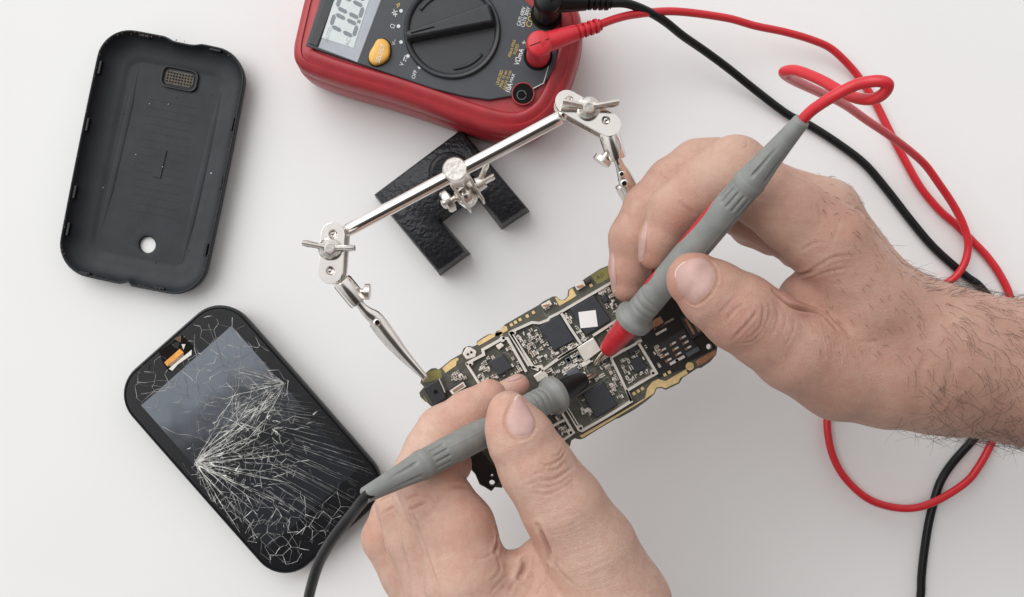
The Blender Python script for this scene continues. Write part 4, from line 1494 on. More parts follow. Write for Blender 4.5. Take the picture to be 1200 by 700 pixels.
class HandBody:
    def __init__(s, fingers, palm, kp=.15):
        s.fingers = [([s.node(n) for n in ch], kf, kc) for ch, kf, kc in fingers]
        s.palm = [[s.node(n) for n in ch] for ch in palm]
        s.kp = kp

    @staticmethod
    def node(n):
        x, y, z, r = n[:4]
        p = P(x, y, z)
        return np.array([p.x, p.y, p.z]), r * S(z)

    @staticmethod
    def seg(X, A, B):
        (a, ra), (b, rb) = A, B
        ba = b - a
        t = np.clip(((X - a) @ ba) / max(1e-9, ba @ ba), 0, 1)
        return np.linalg.norm(X - a - t[:, None] * ba, axis=1) - (ra + t * (rb - ra))

    def chain(s, X, ch, k):
        d = None
        if len(ch) == 1:
            return np.linalg.norm(X - ch[0][0], axis=1) - ch[0][1]
        for A, B in zip(ch, ch[1:]):
            e = s.seg(X, A, B)
            d = e if d is None else smin(d, e, k)
        return d

    def f(s, X):
        p = None
        for ch in s.palm:
            e = s.chain(X, ch, .06)
            p = e if p is None else smin(p, e, s.kp)
        d = p
        for ch, kf, kc in s.fingers:
            e = smin(s.chain(X, ch, kc), p, kf)
            d = smin(d, e, .018)
        return d

    def grad(s, X, e=.004):
        g = np.zeros_like(X)
        for i in range(3):
            D = np.zeros(3); D[i] = e
            g[:, i] = (s.f(X + D) - s.f(X - D)) / (2 * e)
        return g

    def mesh(s, lo, hi, h):
        B = 8
        n = [int(math.ceil((hi[i] - lo[i]) / h / B)) * B for i in range(3)]
        nb = [k // B for k in n]
        bi = np.stack(np.meshgrid(*[np.arange(k) for k in nb], indexing='ij'), -1).reshape(-1, 3)
        ctr = np.array(lo) + (bi + .5) * B * h - .5 * h
        dv = np.concatenate([s.f(c) for c in np.array_split(ctr, max(1, len(ctr) // 60000 + 1))])
        D = np.where(dv > 0, 9.0, -9.0).reshape(nb)
        G = np.repeat(np.repeat(np.repeat(D, B, 0), B, 1), B, 2).astype(np.float32)
        act = bi[np.abs(dv) < B * h * .87 * 1.5 + .05]
        loc = np.stack(np.meshgrid(*[np.arange(B)] * 3, indexing='ij'), -1).reshape(-1, 3)
        for ch in np.array_split(act, max(1, len(act) // 300)):
            idx = (ch[:, None, :] * B + loc[None]).reshape(-1, 3)
            G[idx[:, 0], idx[:, 1], idx[:, 2]] = s.f(np.array(lo) + idx * h)
        # surface nets
        ins = G < 0
        cnt = np.zeros([k - 1 for k in n], np.int8)
        for dx in (0, 1):
            for dy in (0, 1):
                for dz in (0, 1):
                    cnt += ins[dx:n[0] - 1 + dx, dy:n[1] - 1 + dy, dz:n[2] - 1 + dz]
        cells = np.argwhere((cnt > 0) & (cnt < 8))
        vid = -np.ones(cnt.shape, np.int64)
        vid[cells[:, 0], cells[:, 1], cells[:, 2]] = np.arange(len(cells))
        acc = np.zeros((len(cells), 3)); num = np.zeros(len(cells))
        corners = [(i, j, k) for i in (0, 1) for j in (0, 1) for k in (0, 1)]
        for a in corners:
            for ax in range(3):
                if a[ax] == 0:
                    b = list(a); b[ax] = 1
                    va = G[cells[:, 0] + a[0], cells[:, 1] + a[1], cells[:, 2] + a[2]]
                    vb = G[cells[:, 0] + b[0], cells[:, 1] + b[1], cells[:, 2] + b[2]]
                    m = (va < 0) != (vb < 0)
                    t = np.zeros(len(cells)); t[m] = va[m] / (va[m] - vb[m])
                    p = np.array(a, float)[None] + np.zeros((len(cells), 3)); p[:, ax] += t
                    acc[m] += p[m]; num[m] += 1
        V = np.array(lo) + (cells + acc / num[:, None]) * h
        F = []
        for ax in range(3):
            sl0 = [slice(None)] * 3; sl1 = [slice(None)] * 3
            sl0[ax] = slice(0, n[ax] - 1); sl1[ax] = slice(1, n[ax])
            e = np.argwhere(ins[tuple(sl0)] != ins[tuple(sl1)])
            o = [i for i in range(3) if i != ax]
            e = e[(e[:, o[0]] > 0) & (e[:, o[1]] > 0) & (e[:, o[0]] < n[o[0]] - 1) & (e[:, o[1]] < n[o[1]] - 1)]
            q = []
            for d0, d1 in ((-1, -1), (0, -1), (0, 0), (-1, 0)):
                c = e.copy(); c[:, o[0]] += d0; c[:, o[1]] += d1
                q.append(vid[c[:, 0], c[:, 1], c[:, 2]])
            q = np.stack(q, 1)
            flip = ins[e[:, 0], e[:, 1], e[:, 2]] ^ (ax == 1)
            q[~flip] = q[~flip][:, ::-1]
            F.append(q)
        F = np.concatenate(F)
        F = F[(F >= 0).all(1)]
        for _ in range(2):
            d = s.f(V); g = s.grad(V)
            st = d / np.maximum(.3, (g * g).sum(1))
            V = V - np.clip(st, -h, h)[:, None] * g
        return V, F

    def cast(s, pts):
        """where the hand is met when looking at the photo points"""
        Q = np.array([tuple(P(x, y, 0)) for x, y in pts])
        d = Q - CAM; d /= np.linalg.norm(d, axis=1)[:, None]
        t = np.full(len(Q), H - 4.6)
        for _ in range(90):
            t = t + np.clip(s.f(CAM + d * t[:, None]), -.2, .3) * .8
        X = CAM + d * t[:, None]
        ok = np.abs(s.f(X)) < .02
        return X, ok


def poly_dist(X, L):
    d = np.full(len(X), 9.0)
    for a, b in zip(L, L[1:]):
        ba = b - a
        t = np.clip(((X - a) @ ba) / max(1e-9, ba @ ba), 0, 1)
        d = np.minimum(d, np.linalg.norm(X - a - t[:, None] * ba, axis=1))
    return d


def skin_mat(name, tone=1.0, fair=0.0):
    m = bpy.data.materials.new(name)
    m.use_nodes = True
    nt = m.node_tree
    N, Lk = nt.nodes, nt.links
    b = N['Principled BSDF']
    tc = N.new('ShaderNodeTexCoord')
    at = N.new('ShaderNodeAttribute'); at.attribute_name = 'tint'
    sep = N.new('ShaderNodeSeparateColor'); Lk.new(at.outputs['Color'], sep.inputs['Color'])

    def noise(sc, det, out='Fac', vec=None, rough=.5):
        n = N.new('ShaderNodeTexNoise'); n.inputs['Scale'].default_value = sc; n.inputs['Detail'].default_value = det
        n.inputs['Roughness'].default_value = rough
        Lk.new(vec or tc.outputs['Object'], n.inputs['Vector'])
        return n.outputs[out]

    def mix(fac, a, c):
        x = N.new('ShaderNodeMix'); x.data_type = 'RGBA'
        if isinstance(fac, float): x.inputs['Factor'].default_value = fac
        else: Lk.new(fac, x.inputs['Factor'])
        for i, v in ((6, a), (7, c)):
            if isinstance(v, tuple): x.inputs[i].default_value = (*v, 1)
            else: Lk.new(v, x.inputs[i])
        return x.outputs[2]

    def rng(v, a, b_, c=0.0, d=1.0):
        r = N.new('ShaderNodeMapRange'); r.inputs['From Min'].default_value = a; r.inputs['From Max'].default_value = b_
        r.inputs['To Min'].default_value = c; r.inputs['To Max'].default_value = d
        Lk.new(v, r.inputs['Value']); return r.outputs['Result']
    k = tone
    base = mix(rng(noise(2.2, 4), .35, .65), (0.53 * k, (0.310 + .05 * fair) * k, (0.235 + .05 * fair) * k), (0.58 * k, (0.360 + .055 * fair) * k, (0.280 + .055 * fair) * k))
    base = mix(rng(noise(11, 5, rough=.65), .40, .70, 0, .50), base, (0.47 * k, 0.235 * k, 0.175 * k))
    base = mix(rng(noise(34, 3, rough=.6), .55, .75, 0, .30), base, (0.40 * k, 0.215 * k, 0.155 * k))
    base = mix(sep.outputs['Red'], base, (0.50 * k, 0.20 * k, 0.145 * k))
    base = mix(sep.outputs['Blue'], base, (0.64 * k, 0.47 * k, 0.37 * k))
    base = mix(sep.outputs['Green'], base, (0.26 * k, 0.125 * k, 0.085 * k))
    Lk.new(base, b.inputs['Base Color'])
    b.inputs['Subsurface Weight'].default_value = .12
    b.inputs['Subsurface Radius'].default_value = (.10, .04, .025)
    b.inputs['Subsurface Scale'].default_value = .5
    b.inputs['Specular IOR Level'].default_value = .38
    Lk.new(rng(noise(20, 3), .3, .7, .46, .62), b.inputs['Roughness'])
    # skin relief: fine furrows + pores
    mp = N.new('ShaderNodeMapping'); mp.inputs['Rotation'].default_value = (0.3, 0.2, 0.6); mp.inputs['Scale'].default_value = (1.0, 1.5, 1.2)
    Lk.new(tc.outputs['Object'], mp.inputs['Vector'])
    wv = N.new('ShaderNodeTexVoronoi'); wv.feature = 'DISTANCE_TO_EDGE'; wv.inputs['Scale'].default_value = 36
    ad = N.new('ShaderNodeVectorMath'); ad.operation = 'MULTIPLY_ADD'
    Lk.new(noise(9, 3, 'Color'), ad.inputs[0]); ad.inputs[1].default_value = (.10, .10, .10); Lk.new(mp.outputs['Vector'], ad.inputs[2])
    Lk.new(ad.outputs['Vector'], wv.inputs['Vector'])
    v2 = N.new('ShaderNodeTexVoronoi'); v2.feature = 'DISTANCE_TO_EDGE'; v2.inputs['Scale'].default_value = 85
    Lk.new(ad.outputs['Vector'], v2.inputs['Vector'])
    h1 = rng(wv.outputs['Distance'], 0, .10)
    h2 = rng(v2.outputs['Distance'], 0, .14)
    s1 = N.new('ShaderNodeMath'); s1.operation = 'MULTIPLY_ADD'; s1.inputs[1].default_value = .55
    Lk.new(h2, s1.inputs[0]); Lk.new(h1, s1.inputs[2])
    s2 = N.new('ShaderNodeMath'); s2.operation = 'MULTIPLY_ADD'; s2.inputs[1].default_value = 1.2
    Lk.new(noise(55, 3), s2.inputs[0]); Lk.new(s1.outputs[0], s2.inputs[2])
    s3 = N.new('ShaderNodeMath'); s3.operation = 'MULTIPLY_ADD'; s3.inputs[1].default_value = 2.5
    Lk.new(noise(7, 4), s3.inputs[0]); Lk.new(s2.outputs[0], s3.inputs[2])
    bp = N.new('ShaderNodeBump'); bp.inputs['Strength'].default_value = .45; bp.inputs['Distance'].default_value = .009
    Lk.new(s3.outputs[0], bp.inputs['Height']); Lk.new(bp.outputs['Normal'], b.inputs['Normal'])
    return m


def nail_mat():
    m = mat('fingernail', (0.50, 0.32, 0.285), .42, var=.10, vscale=9, spec=.35, bump=.06, bscale=30, rvar=.06)
    return m


M['nail'] = nail_mat()


def build_hand(body, lo, hi, h, creases, tints, label, mat_):
    V, F = body.mesh(lo, hi, h)
    N = body.grad(V)
    N /= np.linalg.norm(N, axis=1)[:, None]
    disp = np.zeros(len(V)); green = np.zeros(len(V)); red = np.zeros(len(V)); blue = np.zeros(len(V))
    for pts, depth, width, dark in creases:
        q = catmull(pts, 5) if len(pts) > 2 else catmull([pts[0], ((pts[0][0] + pts[1][0]) / 2, (pts[0][1] + pts[1][1]) / 2), pts[1]], 5)
        X, ok = body.cast([tuple(p) for p in q])
        X = X[ok]
        if len(X) < 2: continue
        w = width * .0075
        near = np.where((np.abs(V - X.mean(0)).max(1) < np.abs(X - X.mean(0)).max() + 5 * w))[0]
        if not len(near): continue
        d = poly_dist(V[near], X)
        # fade towards the ends
        e = np.minimum(np.linalg.norm(V[near] - X[0], axis=1), np.linalg.norm(V[near] - X[-1], axis=1))
        L = np.linalg.norm(np.diff(X, axis=0), axis=1).sum()
        fade = np.clip(e / (L * .22), .25, 1)
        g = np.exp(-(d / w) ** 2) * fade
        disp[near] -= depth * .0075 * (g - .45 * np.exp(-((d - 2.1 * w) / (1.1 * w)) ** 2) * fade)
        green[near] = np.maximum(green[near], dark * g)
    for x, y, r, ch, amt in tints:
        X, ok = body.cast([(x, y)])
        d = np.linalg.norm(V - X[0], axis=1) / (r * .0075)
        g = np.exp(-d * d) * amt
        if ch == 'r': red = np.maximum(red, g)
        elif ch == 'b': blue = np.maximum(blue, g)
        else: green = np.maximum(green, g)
    V = V + N * disp[:, None]
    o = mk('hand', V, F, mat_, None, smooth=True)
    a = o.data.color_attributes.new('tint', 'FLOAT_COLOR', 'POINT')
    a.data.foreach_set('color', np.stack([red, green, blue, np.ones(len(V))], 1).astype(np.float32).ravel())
    tag(o, label, 'hand', 'hands holding the probes')
    return o, V, N


def nail(body, hand, outline, tipdir, lift=.012, rim=True):
    """nail plate lying on the finger: outline in photo points"""
    o = catmull(outline, 6, True)
    c = np.mean(o, axis=0)
    rings = [0.0, .25, .5, .72, .88, .97, 1.0]
    n = len(o)
    pts, lf = [], []
    for r in rings:
        for p in o:
            pts.append(tuple(c + (p - c) * r)); lf.append(lift * (1 - r ** 6 * 1.3))
    X, ok = body.cast(pts)
    g = body.grad(X); g /= np.linalg.norm(g, axis=1)[:, None]
    V = X + g * np.array(lf)[:, None]
    F = []
    for i in range(len(rings) - 1):
        for k in range(n):
            k2 = (k + 1) % n
            if i == 0: F.append((0, n + k, n + k2))
            else: F.append((i * n + k, (i + 1) * n + k, (i + 1) * n + k2, i * n + k2))
    t = np.array(tipdir, float); t /= np.linalg.norm(t)
    proj = np.array([(np.array(p) - c) @ t for p in pts])
    mx = proj.max()
    fm = [1 if np.mean([proj[i] for i in f]) > mx * .80 else 0 for f in F]
    return mk('fingernail', V, F, ['nail', 'nail_free'], hand, smooth=True, fmat=fm)


def c7(x, y): return (700 + x / 4.604, 270 + y / 4.604)
def c71(x, y): return (700 + x / 4.604, 120 + y / 4.604)
def c94(x, y): return (940 + x / 3.465, 340 + y / 3.465)
def c91(x, y): return (940 + x / 4.604, 190 + y / 4.604)
def c4a(x, y): return (410 + x / 5, 420 + y / 5)
def c4b(x, y): return (410 + x / 5, 560 + y / 5)
def c5(x, y): return (560 + x / 2.593, 430 + y / 2.593)
def c68(x, y): return (680 + x / 2.308, 280 + y / 2.308)


# ---------------------------------------------------------------- hand with the red probe
HR = HandBody(
    fingers=[
        ([(814, 328, 3.14, 33), (836, 345, 3.13, 40), (867, 366, 3.10, 46), (898, 386, 3.03, 46.5), (932, 409, 2.95, 51), (985, 433, 2.8, 60)], .06, .05),
        ([(972, 285, 2.98, 47), (930, 254, 2.98, 42), (888, 223, 2.94, 40), (861, 199, 2.92, 39), (826, 218, 2.88, 34.5), (789, 248, 2.80, 29.5), (771, 283, 2.74, 22.5), (766, 298, 2.72, 18)], .10, .05),
        ([(968, 250, 2.62, 39), (900, 226, 2.52, 36), (838, 196, 2.50, 33), (818, 197, 2.48, 33), (790, 217, 2.45, 33), (763, 246, 2.40, 32), (744, 280, 2.36, 30), (738, 315, 2.32, 24), (735, 335, 2.30, 19)], .10, .05),
        ([(960, 285, 2.2, 40), (885, 252, 2.10, 31), (868, 247, 2.08, 29), (880, 264, 1.85, 24), (905, 278, 1.8, 22)], .10, .05),
        ([(985, 305, 1.8, 36), (925, 276, 1.75, 27), (935, 290, 1.55, 24), (955, 298, 1.55, 22)], .10, .05),
    ],
    palm=[[(972, 285, 2.98, 44), (1026, 360, 2.88, 52), (1098, 420, 2.75, 76)],
          [(966, 250, 2.62, 37), (1020, 338, 2.5, 46), (1104, 418, 2.55, 72)],
          [(962, 288, 2.2, 38), (1030, 360, 2.15, 46), (1104, 420, 2.35, 64)],
          [(985, 305, 1.8, 36), (1045, 378, 1.95, 42), (1104, 425, 2.25, 58)],
          [(985, 433, 2.8, 58), (1040, 436, 2.76, 64), (1098, 424, 2.72, 78)],
          [(946, 352, 2.72, 33), (1000, 375, 2.8, 46)],
          [(1100, 422, 2.72, 83), (1200, 437, 2.75, 83), (1330, 462, 2.8, 92), (1640, 520, 2.9, 108)]], kp=.14)
crR = [([c7(950, 330), c7(1050, 412), c7(1197, 450), c68(690, 240)], 5.0, 2.6, .8),
       ([c7(1050, 245), c7(1110, 238), c7(1197, 215)], 1.6, 1.8, .4),
       ([c7(690, 495), c7(740, 430), c7(800, 395)], 1.0, 1.4, .18), ([c7(728, 592), c7(770, 545), c7(830, 480), c7(872, 418)], 1.5, 1.5, .3),
       ([c7(870, 360), c7(895, 420), c7(880, 520), c7(800, 600)], 1.0, 1.6, .15), ([c7(760, 610), c7(830, 600), c7(890, 540)], .8, 1.3, .12),
       ([c7(920, 380), c7(930, 450), c7(880, 560)], .7, 1.4, .1), ([c7(640, 480), c7(700, 400), c7(760, 350)], .6, 1.3, .08),
       ([c7(960, 400), c7(975, 480), c7(930, 580)], .6, 1.4, .08), ([c7(1010, 420), c7(1015, 500), c7(970, 610)], .5, 1.4, .06), ([c7(1060, 450), c7(1060, 530), c7(1010, 640)], .5, 1.4, .06),
       ([c71(445, 545), c71(490, 575), c71(522, 605)], 1.1, 1.8, .25),                      # index tip flexion fold
       ([c71(330, 370), c71(350, 400), c71(380, 415)], .8, 1.2, .15), ([c71(370, 345), c71(400, 375), c71(420, 368)], .8, 1.2, .15), ([c71(405, 330), c71(440, 350), c71(432, 320)], .7, 1.2, .12),
       ([c71(560, 215), c71(550, 245), c71(590, 270)], .8, 1.2, .12), ([c71(495, 262), c71(530, 268), c71(560, 265)], .7, 1.1, .1), ([c71(780, 250), c71(810, 235), c71(800, 200)], .8, 1.3, .1), ([c71(700, 260), c71(720, 230), c71(760, 215)], .6, 1.4, .06),
       ([c91(290, 270), c91(340, 330), c91(390, 400)], 1.1, 2.4, .12), ([c91(0, 475), c91(60, 440), c91(110, 430)], .9, 1.6, .12), ([c91(0, 610), c91(90, 560), c91(170, 515), c91(300, 500)], 1.0, 1.7, .15),
       ([c91(60, 620), c91(150, 590), c91(260, 570)], .7, 1.6, .1), ([c91(90, 200), c91(100, 320), c91(60, 400)], .6, 1.6, .05), ([c91(170, 250), c91(190, 350), c91(150, 450)], .6, 1.6, .05),
       ([c94(170, 180), c94(240, 210), c94(330, 205)], .8, 1.6, .1), ([c94(60, 70), c94(140, 130), c94(210, 195)], 1.0, 2.2, .2),
       ([c94(520, 250), c94(480, 340), c94(500, 440)], 1.0, 4.0, .06), ([c94(620, 260), c94(600, 360), c94(570, 460)], 1.0, 4.0, .06)]
for i in range(26):                                            # fine lines over the web of the thumb
    x = 925 + i * 4.6
    crR.append(([(x, 372 + .20 * (x - 925) + 10 * math.sin(i * 2.1)), (x + 8, 396 + .2 * (x - 925)), (x + 10, 425 + .12 * (x - 925) + 6 * math.sin(i * 1.3))], .42, 1.2, .05))
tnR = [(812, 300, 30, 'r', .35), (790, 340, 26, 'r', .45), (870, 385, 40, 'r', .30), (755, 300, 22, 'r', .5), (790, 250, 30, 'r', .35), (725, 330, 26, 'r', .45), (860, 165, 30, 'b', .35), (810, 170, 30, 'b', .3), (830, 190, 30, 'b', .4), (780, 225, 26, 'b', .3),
       (985, 215, 30, 'b', .4), (930, 350, 30, 'r', .4), (895, 290, 34, 'r', .4), (1055, 395, 55, 'g', .40), (1115, 450, 75, 'g', .42), (1180, 500, 90, 'g', .40), (1180, 400, 60, 'g', .2), (1000, 470, 60, 'g', .32), (915, 300, 40, 'g', .25), (1000, 255, 30, 'r', .25), (960, 430, 60, 'r', .15)]  # green spots put form shade into the skin colour, along with some tan
crR.append(([c7(580, 142), c7(632, 192), c7(648, 262), c7(612, 342), c7(535, 402), c7(462, 372)], 1.5, 1.3, .3))
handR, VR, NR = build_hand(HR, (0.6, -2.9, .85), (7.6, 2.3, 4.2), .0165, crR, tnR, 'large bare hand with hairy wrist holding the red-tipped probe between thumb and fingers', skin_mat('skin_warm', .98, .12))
tag(handR)
nail(HR, handR, [c7(412, 240), c7(438, 185), c7(510, 148), c7(580, 148), c7(625, 195), c7(640, 262), c7(605, 335), c7(535, 392), c7(470, 365), c7(430, 310)], (-52, -35), .016)
nail(HR, handR, [(757.5, 257), (753, 268), (749, 284), (747.5, 299), (751, 308), (756, 298), (758, 284), (759, 268)], (-6, 30), .012)
nail(HR, handR, [(716.5, 296), (716, 312), (716, 328), (718.5, 344), (723, 335), (722, 318), (719.5, 300)], (0, 30), .012)

# ---------------------------------------------------------------- hand with the black probe
HLb = HandBody(
    fingers=[
        ([(595.5, 480.5, 3.17, 22.5), (600, 496, 3.17, 31), (609.5, 513, 3.17, 39), (628, 547, 3.15, 43.5), (660, 594, 3.1, 49), (690, 646, 3.0, 57), (715, 712, 2.9, 72)], .06, .05),
        ([(548, 676, 3.02, 50), (536, 621, 2.96, 44), (514, 588, 2.88, 40), (498, 558, 2.84, 37), (509, 530, 2.80, 35), (521, 508, 2.78, 33), (550, 484, 2.74, 26.5), (574, 464, 2.71, 19.5)], .09, .05),
        ([(524, 690, 2.62, 38), (503, 626, 2.52, 33.5), (492, 580, 2.45, 31), (492, 562, 2.42, 30), (520, 524, 2.38, 27), (575, 474, 2.34, 19), (607, 451.5, 2.32, 13.5)], .08, .05),
        ([(512, 696, 2.22, 36), (485, 632, 2.12, 32.5), (471, 590, 2.05, 30), (485, 572, 1.9, 26), (520, 560, 1.8, 22)], .08, .05),
        ([(500, 705, 1.85, 37), (478, 672, 1.8, 31), (453, 630, 1.72, 28.5), (458, 604, 1.66, 23), (495, 590, 1.55, 21)], .08, .05),
        ([(515, 552, 2.82, 30), (530, 545, 2.74, 23)], .08, .05),
    ],
    palm=[[(548, 682, 3.0, 48), (620, 800, 2.9, 84)],
          [(524, 692, 2.6, 40), (600, 810, 2.6, 80)],
          [(512, 698, 2.22, 36), (590, 815, 2.3, 74)],
          [(502, 706, 1.85, 35), (580, 820, 2.0, 64)],
          [(715, 712, 2.9, 70), (690, 800, 2.8, 90)],
          [(600, 674, 2.97, 27), (612, 720, 2.95, 52)],
          [(634, 654, 2.95, 24), (645, 705, 2.95, 46)],
          [(640, 750, 2.9, 75), (690, 860, 2.7, 112), (740, 1000, 2.7, 112), (800, 1300, 2.8, 118)]], kp=.10)
crL = [([c5(185, 292), c5(215, 300), c5(250, 280), c5(266, 258)], 1.3, 1.3, .25), ([c5(180, 345), c5(230, 342), c5(270, 318), c5(290, 300)], 1.2, 1.4, .22), ([c5(205, 315), c5(240, 312), c5(262, 292)], 1.0, 1.2, .2),
       ([c5(170, 325), c5(195, 318), c5(210, 300)], .8, 1.2, .15), ([c5(225, 270), c5(245, 268), c5(258, 245)], 1.0, 1.2, .2), ([c5(160, 385), c5(220, 385), c5(275, 355), c5(300, 330)], .7, 1.5, .1), ([c5(175, 370), c5(235, 362), c5(285, 330)], .6, 1.4, .1),
       ([c5(140, 360), c5(160, 355), c5(180, 345)], .6, 1.3, .1),
       ([c4b(1105, 285), c4b(1145, 370), c4b(1172, 440), c4b(1172, 485)], 4.2, 2.8, .55), ([c4b(1172, 480), c4b(1160, 560), c4b(1150, 640)], .9, 1.8, .15), ([c4b(1190, 470), c4b(1240, 560), c4b(1330, 640)], .9, 1.9, .15),
       ([c4b(1028, 478), c4b(1022, 530), c4b(1000, 578)], 4.0, 3.0, .5), ([c4b(1000, 575), c4b(960, 620), c4b(930, 680)], .8, 1.8, .12),
       ([c4b(855, 300), c4b(865, 380), c4b(850, 435)], 3.6, 2.2, .55), ([c4b(855, 435), c4b(790, 470), c4b(740, 480)], .8, 1.6, .12), ([c4b(860, 455), c4b(880, 540), c4b(830, 600)], .9, 1.8, .15),
       ([c4b(940, 560), c4b(880, 610), c4b(820, 680)], .7, 1.7, .1), ([c4b(1060, 560), c4b(1080, 600), c4b(1030, 690)], .7, 1.7, .1), ([c4b(1110, 560), c4b(1130, 620), c4b(1090, 690)], .6, 1.7, .1),
       ([c4b(345, 188), c4b(390, 170), c4b(440, 146)], 1.6, 1.5, .5), ([c4b(335, 130), c4b(370, 110), c4b(410, 105)], 1.0, 1.4, .25), ([c4b(185, 215), c4b(225, 190), c4b(262, 168)], 1.4, 1.4, .4), ([c4b(158, 148), c4b(205, 120), c4b(255, 95)], 1.4, 1.4, .4),
       ([c4b(350, 190), c4b(370, 245), c4b(420, 260)], .8, 1.6, .1), ([c4b(440, 110), c4b(480, 120), c4b(500, 160)], .8, 1.8, .1), ([c4b(540, 100), c4b(500, 180), c4b(420, 250)], .7, 2.0, .06),
       ([c4b(590, 60), c4b(640, 50), c4b(690, 55)], 1.6, 2.4, .35), ([c4b(100, 240), c4b(130, 290), c4b(150, 300)], .7, 1.4, .1), ([c4b(95, 270), c4b(120, 310), c4b(140, 330)], .6, 1.4, .1),
       ([(476, 582), (488, 612), (500, 646), (518, 700)], 1.3, 1.6, .22), ([(462, 576), (470, 626), (484, 698)], 1.2, 1.5, .2), ([(441, 592), (452, 634), (476, 698)], 1.2, 1.5, .2),
       ([c4a(420, 420), c4a(390, 470), c4a(340, 530)], .4, 2.4, .0)]
for i in range(16):
    y = 590 + i * 6
    crL.append(([(632 + i * 3.6, y + 14), (652 + i * 3.8, y + 8 + 3 * math.sin(i * 2.3)), (672 + i * 4, y - 2)], .35, 1.2, .04))
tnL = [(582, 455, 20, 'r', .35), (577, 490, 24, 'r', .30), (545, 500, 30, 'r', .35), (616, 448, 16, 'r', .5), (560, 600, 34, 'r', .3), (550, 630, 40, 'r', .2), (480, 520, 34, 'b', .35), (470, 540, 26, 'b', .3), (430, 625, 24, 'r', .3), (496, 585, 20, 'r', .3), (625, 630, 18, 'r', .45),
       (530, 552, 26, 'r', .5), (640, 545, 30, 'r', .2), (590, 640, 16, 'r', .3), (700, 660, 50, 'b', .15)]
crL.append(([c4a(962, 222), c4a(930, 290), c4a(903, 368), c4a(932, 448), c4a(988, 478), c4a(1056, 458), c4a(1088, 402)], 1.5, 1.3, .3))
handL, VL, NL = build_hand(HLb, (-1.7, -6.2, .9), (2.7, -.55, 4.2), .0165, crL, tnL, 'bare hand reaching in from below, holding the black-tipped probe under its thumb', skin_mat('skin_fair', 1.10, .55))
nail(HLb, handL, [c4a(972, 218), c4a(940, 290), c4a(912, 368), c4a(940, 440), c4a(988, 468), c4a(1054, 452), c4a(1088, 405), c4a(1084, 350), c4a(1050, 288), c4a(1018, 240), c4a(994, 212)], (-8, -30), .016)
nail(HLb, handL, [c4a(895, 132), c4a(940, 108), c4a(1000, 96), c4a(1018, 108), c4a(985, 126), c4a(930, 140)], (20, -6), .010)

# ---------------------------------------------------------------- hair on the wrist
rh_ = np.random.RandomState(4)
vx = 600 + 100 * VR[:, 0] * H / (H - VR[:, 2]); vy = 350 - 100 * VR[:, 1] * H / (H - VR[:, 2])
cand = np.where((vx > 1035) & (vx < 1215) & (NR[:, 2] > -.45))[0]
w = np.clip((vx[cand] - 1035) / 90, .02, 1) ** 1.6 * np.where(vy[cand] > 440, 1.25, 1.0) * np.where((vy[cand] < 345), 1.5, 1)
sel = rh_.choice(cand, 720, p=w / w.sum())
hv = MB()
for i in sel:
    p, n = Vector(VR[i]), Vector(NR[i])
    low = vy[i] > 445
    base_d = Vector((.35, -1, 0)) if not low else Vector((.7 if rh_.rand() < .6 else -.5, -.55, 0))
    if vy[i] < 350: base_d = Vector((1, .15, .0))
    d = base_d + Vector(rh_.normal(0, .30, 3))
    d = (d - n * d.dot(n)).normalized()
    L = rh_.uniform(.08, .26) * (1.15 if low else .9)
    bend = Vector(rh_.normal(0, .5, 3))
    pts = []
    for t in np.linspace(0, 1, 5):
        q = p + d * (L * t) + n * (.012 + L * .30 * t * (1 - .35 * t) * rh_.uniform(.8, 1.2)) + bend * (L * .35 * t * t) - n * .02 * (t == 0)
        pts.append(q)
    V, F = tube_g(pts, [.0013, .0013, .0012, .0009, .0004], 3, cap=False)
    hv.add(V, F)
tag(hv.build('arm_hair', mat('dark_hair', (0.06, 0.036, 0.025), .5), handR), kind='stuff')
# short fine hairs on the backs of the fingers
hv = MB()
cand = np.where((vx > 960) & (vx < 1080) & (vy < 420) & (NR[:, 2] > -.2))[0]
for i in rh_.choice(cand, 220):
    p, n = Vector(VR[i]), Vector(NR[i])
    d = Vector((.5, -.8, 0)) + Vector(rh_.normal(0, .3, 3)); d = (d - n * d.dot(n)).normalized()
    L = rh_.uniform(.04, .10)
    V, F = tube_g([p - n * .01, p + d * L * .5 + n * .012, p + d * L + n * .012], [.0016, .0014, .0005], 3, cap=False); hv.add(V, F)
tag(hv.build('fine_hair', mat('light_hair', (0.16, 0.09, 0.055), .5), handR), kind='stuff')

WORLD_S, KEY_P = 0.88, 122000
# ================================================================== CAMERA AND LIGHT
cam = bpy.data.cameras.new('camera')
co = bpy.data.objects.new('camera', cam)
COL.objects.link(co)
co.location = (0, 0, H)
cam.sensor_width = 36
cam.lens = 36 * H / 12.0
cam.clip_start = .05
cam.clip_end = 200
SC.camera = co

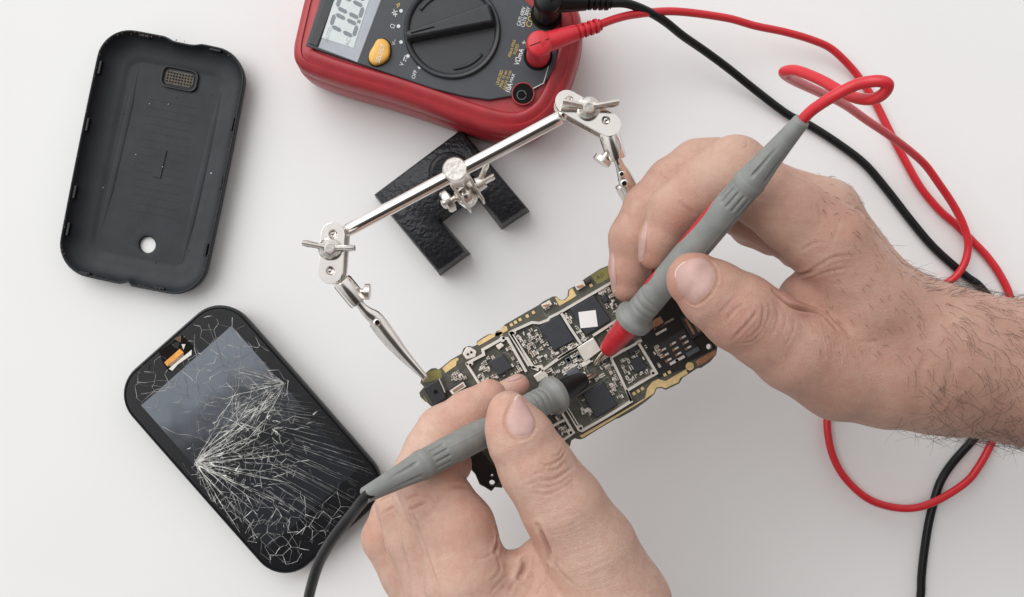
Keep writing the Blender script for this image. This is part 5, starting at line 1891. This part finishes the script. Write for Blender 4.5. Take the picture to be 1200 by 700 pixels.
w = bpy.data.worlds.new('World')
SC.world = w
w.use_nodes = True
nt = w.node_tree
bg = nt.nodes['Background']
tc = nt.nodes.new('ShaderNodeTexCoord')
def node(t, **k):
    n = nt.nodes.new(t)
    for a, b in k.items(): setattr(n, a, b)
    return n


def dotn(v):
    d = node('ShaderNodeVectorMath', operation='DOT_PRODUCT')
    d.inputs[1].default_value = Vector(v).normalized()
    nt.links.new(tc.outputs['Generated'], d.inputs[0])
    return d.outputs['Value']


def rangen(v, a, b, c, d):
    r = node('ShaderNodeMapRange', interpolation_type='SMOOTHSTEP')
    for nm, x in (('From Min', a), ('From Max', b), ('To Min', c), ('To Max', d)): r.inputs[nm].default_value = x
    nt.links.new(v, r.inputs['Value'])
    return r.outputs['Result']


# a bright room: pale walls brighter on the window side, and the dark figure leaning over the table
room = rangen(dotn((-.45, .75, .35)), -.6, .45, .24, 1.0)
person = rangen(dotn((.10, -.52, .85)), .79, .94, 1.0, .08)
mu = node('ShaderNodeMath', operation='MULTIPLY')
nt.links.new(room, mu.inputs[0]); nt.links.new(person, mu.inputs[1])
cr = node('ShaderNodeMix', data_type='RGBA')
nt.links.new(mu.outputs[0], cr.inputs['Factor'])
cr.inputs[6].default_value = (0.02, 0.012, 0.008, 1)
cr.inputs[7].default_value = (1.0, 1.0, 1.0, 1)
nt.links.new(cr.outputs[2], bg.inputs['Color'])
bg.inputs['Strength'].default_value = WORLD_S


def area(name, loc, target, sx, sy, power, col):
    l = bpy.data.lights.new(name, 'AREA')
    l.shape = 'RECTANGLE'; l.size = sx; l.size_y = sy; l.energy = power; l.color = col
    o = bpy.data.objects.new(name, l)
    COL.objects.link(o)
    o.location = loc
    o.rotation_euler = (Vector(target) - Vector(loc)).to_track_quat('-Z', 'Y').to_euler()
    return o


area('window_light', (-62, 56, 85), (0, 0, 0), 130, 120, KEY_P, (1, .995, .985))

SC.view_settings.view_transform = 'Standard'
SC.view_settings.look = 'None'
SC.view_settings.exposure = 0
SC.view_settings.gamma = 1
SC.render.engine = 'CYCLES'
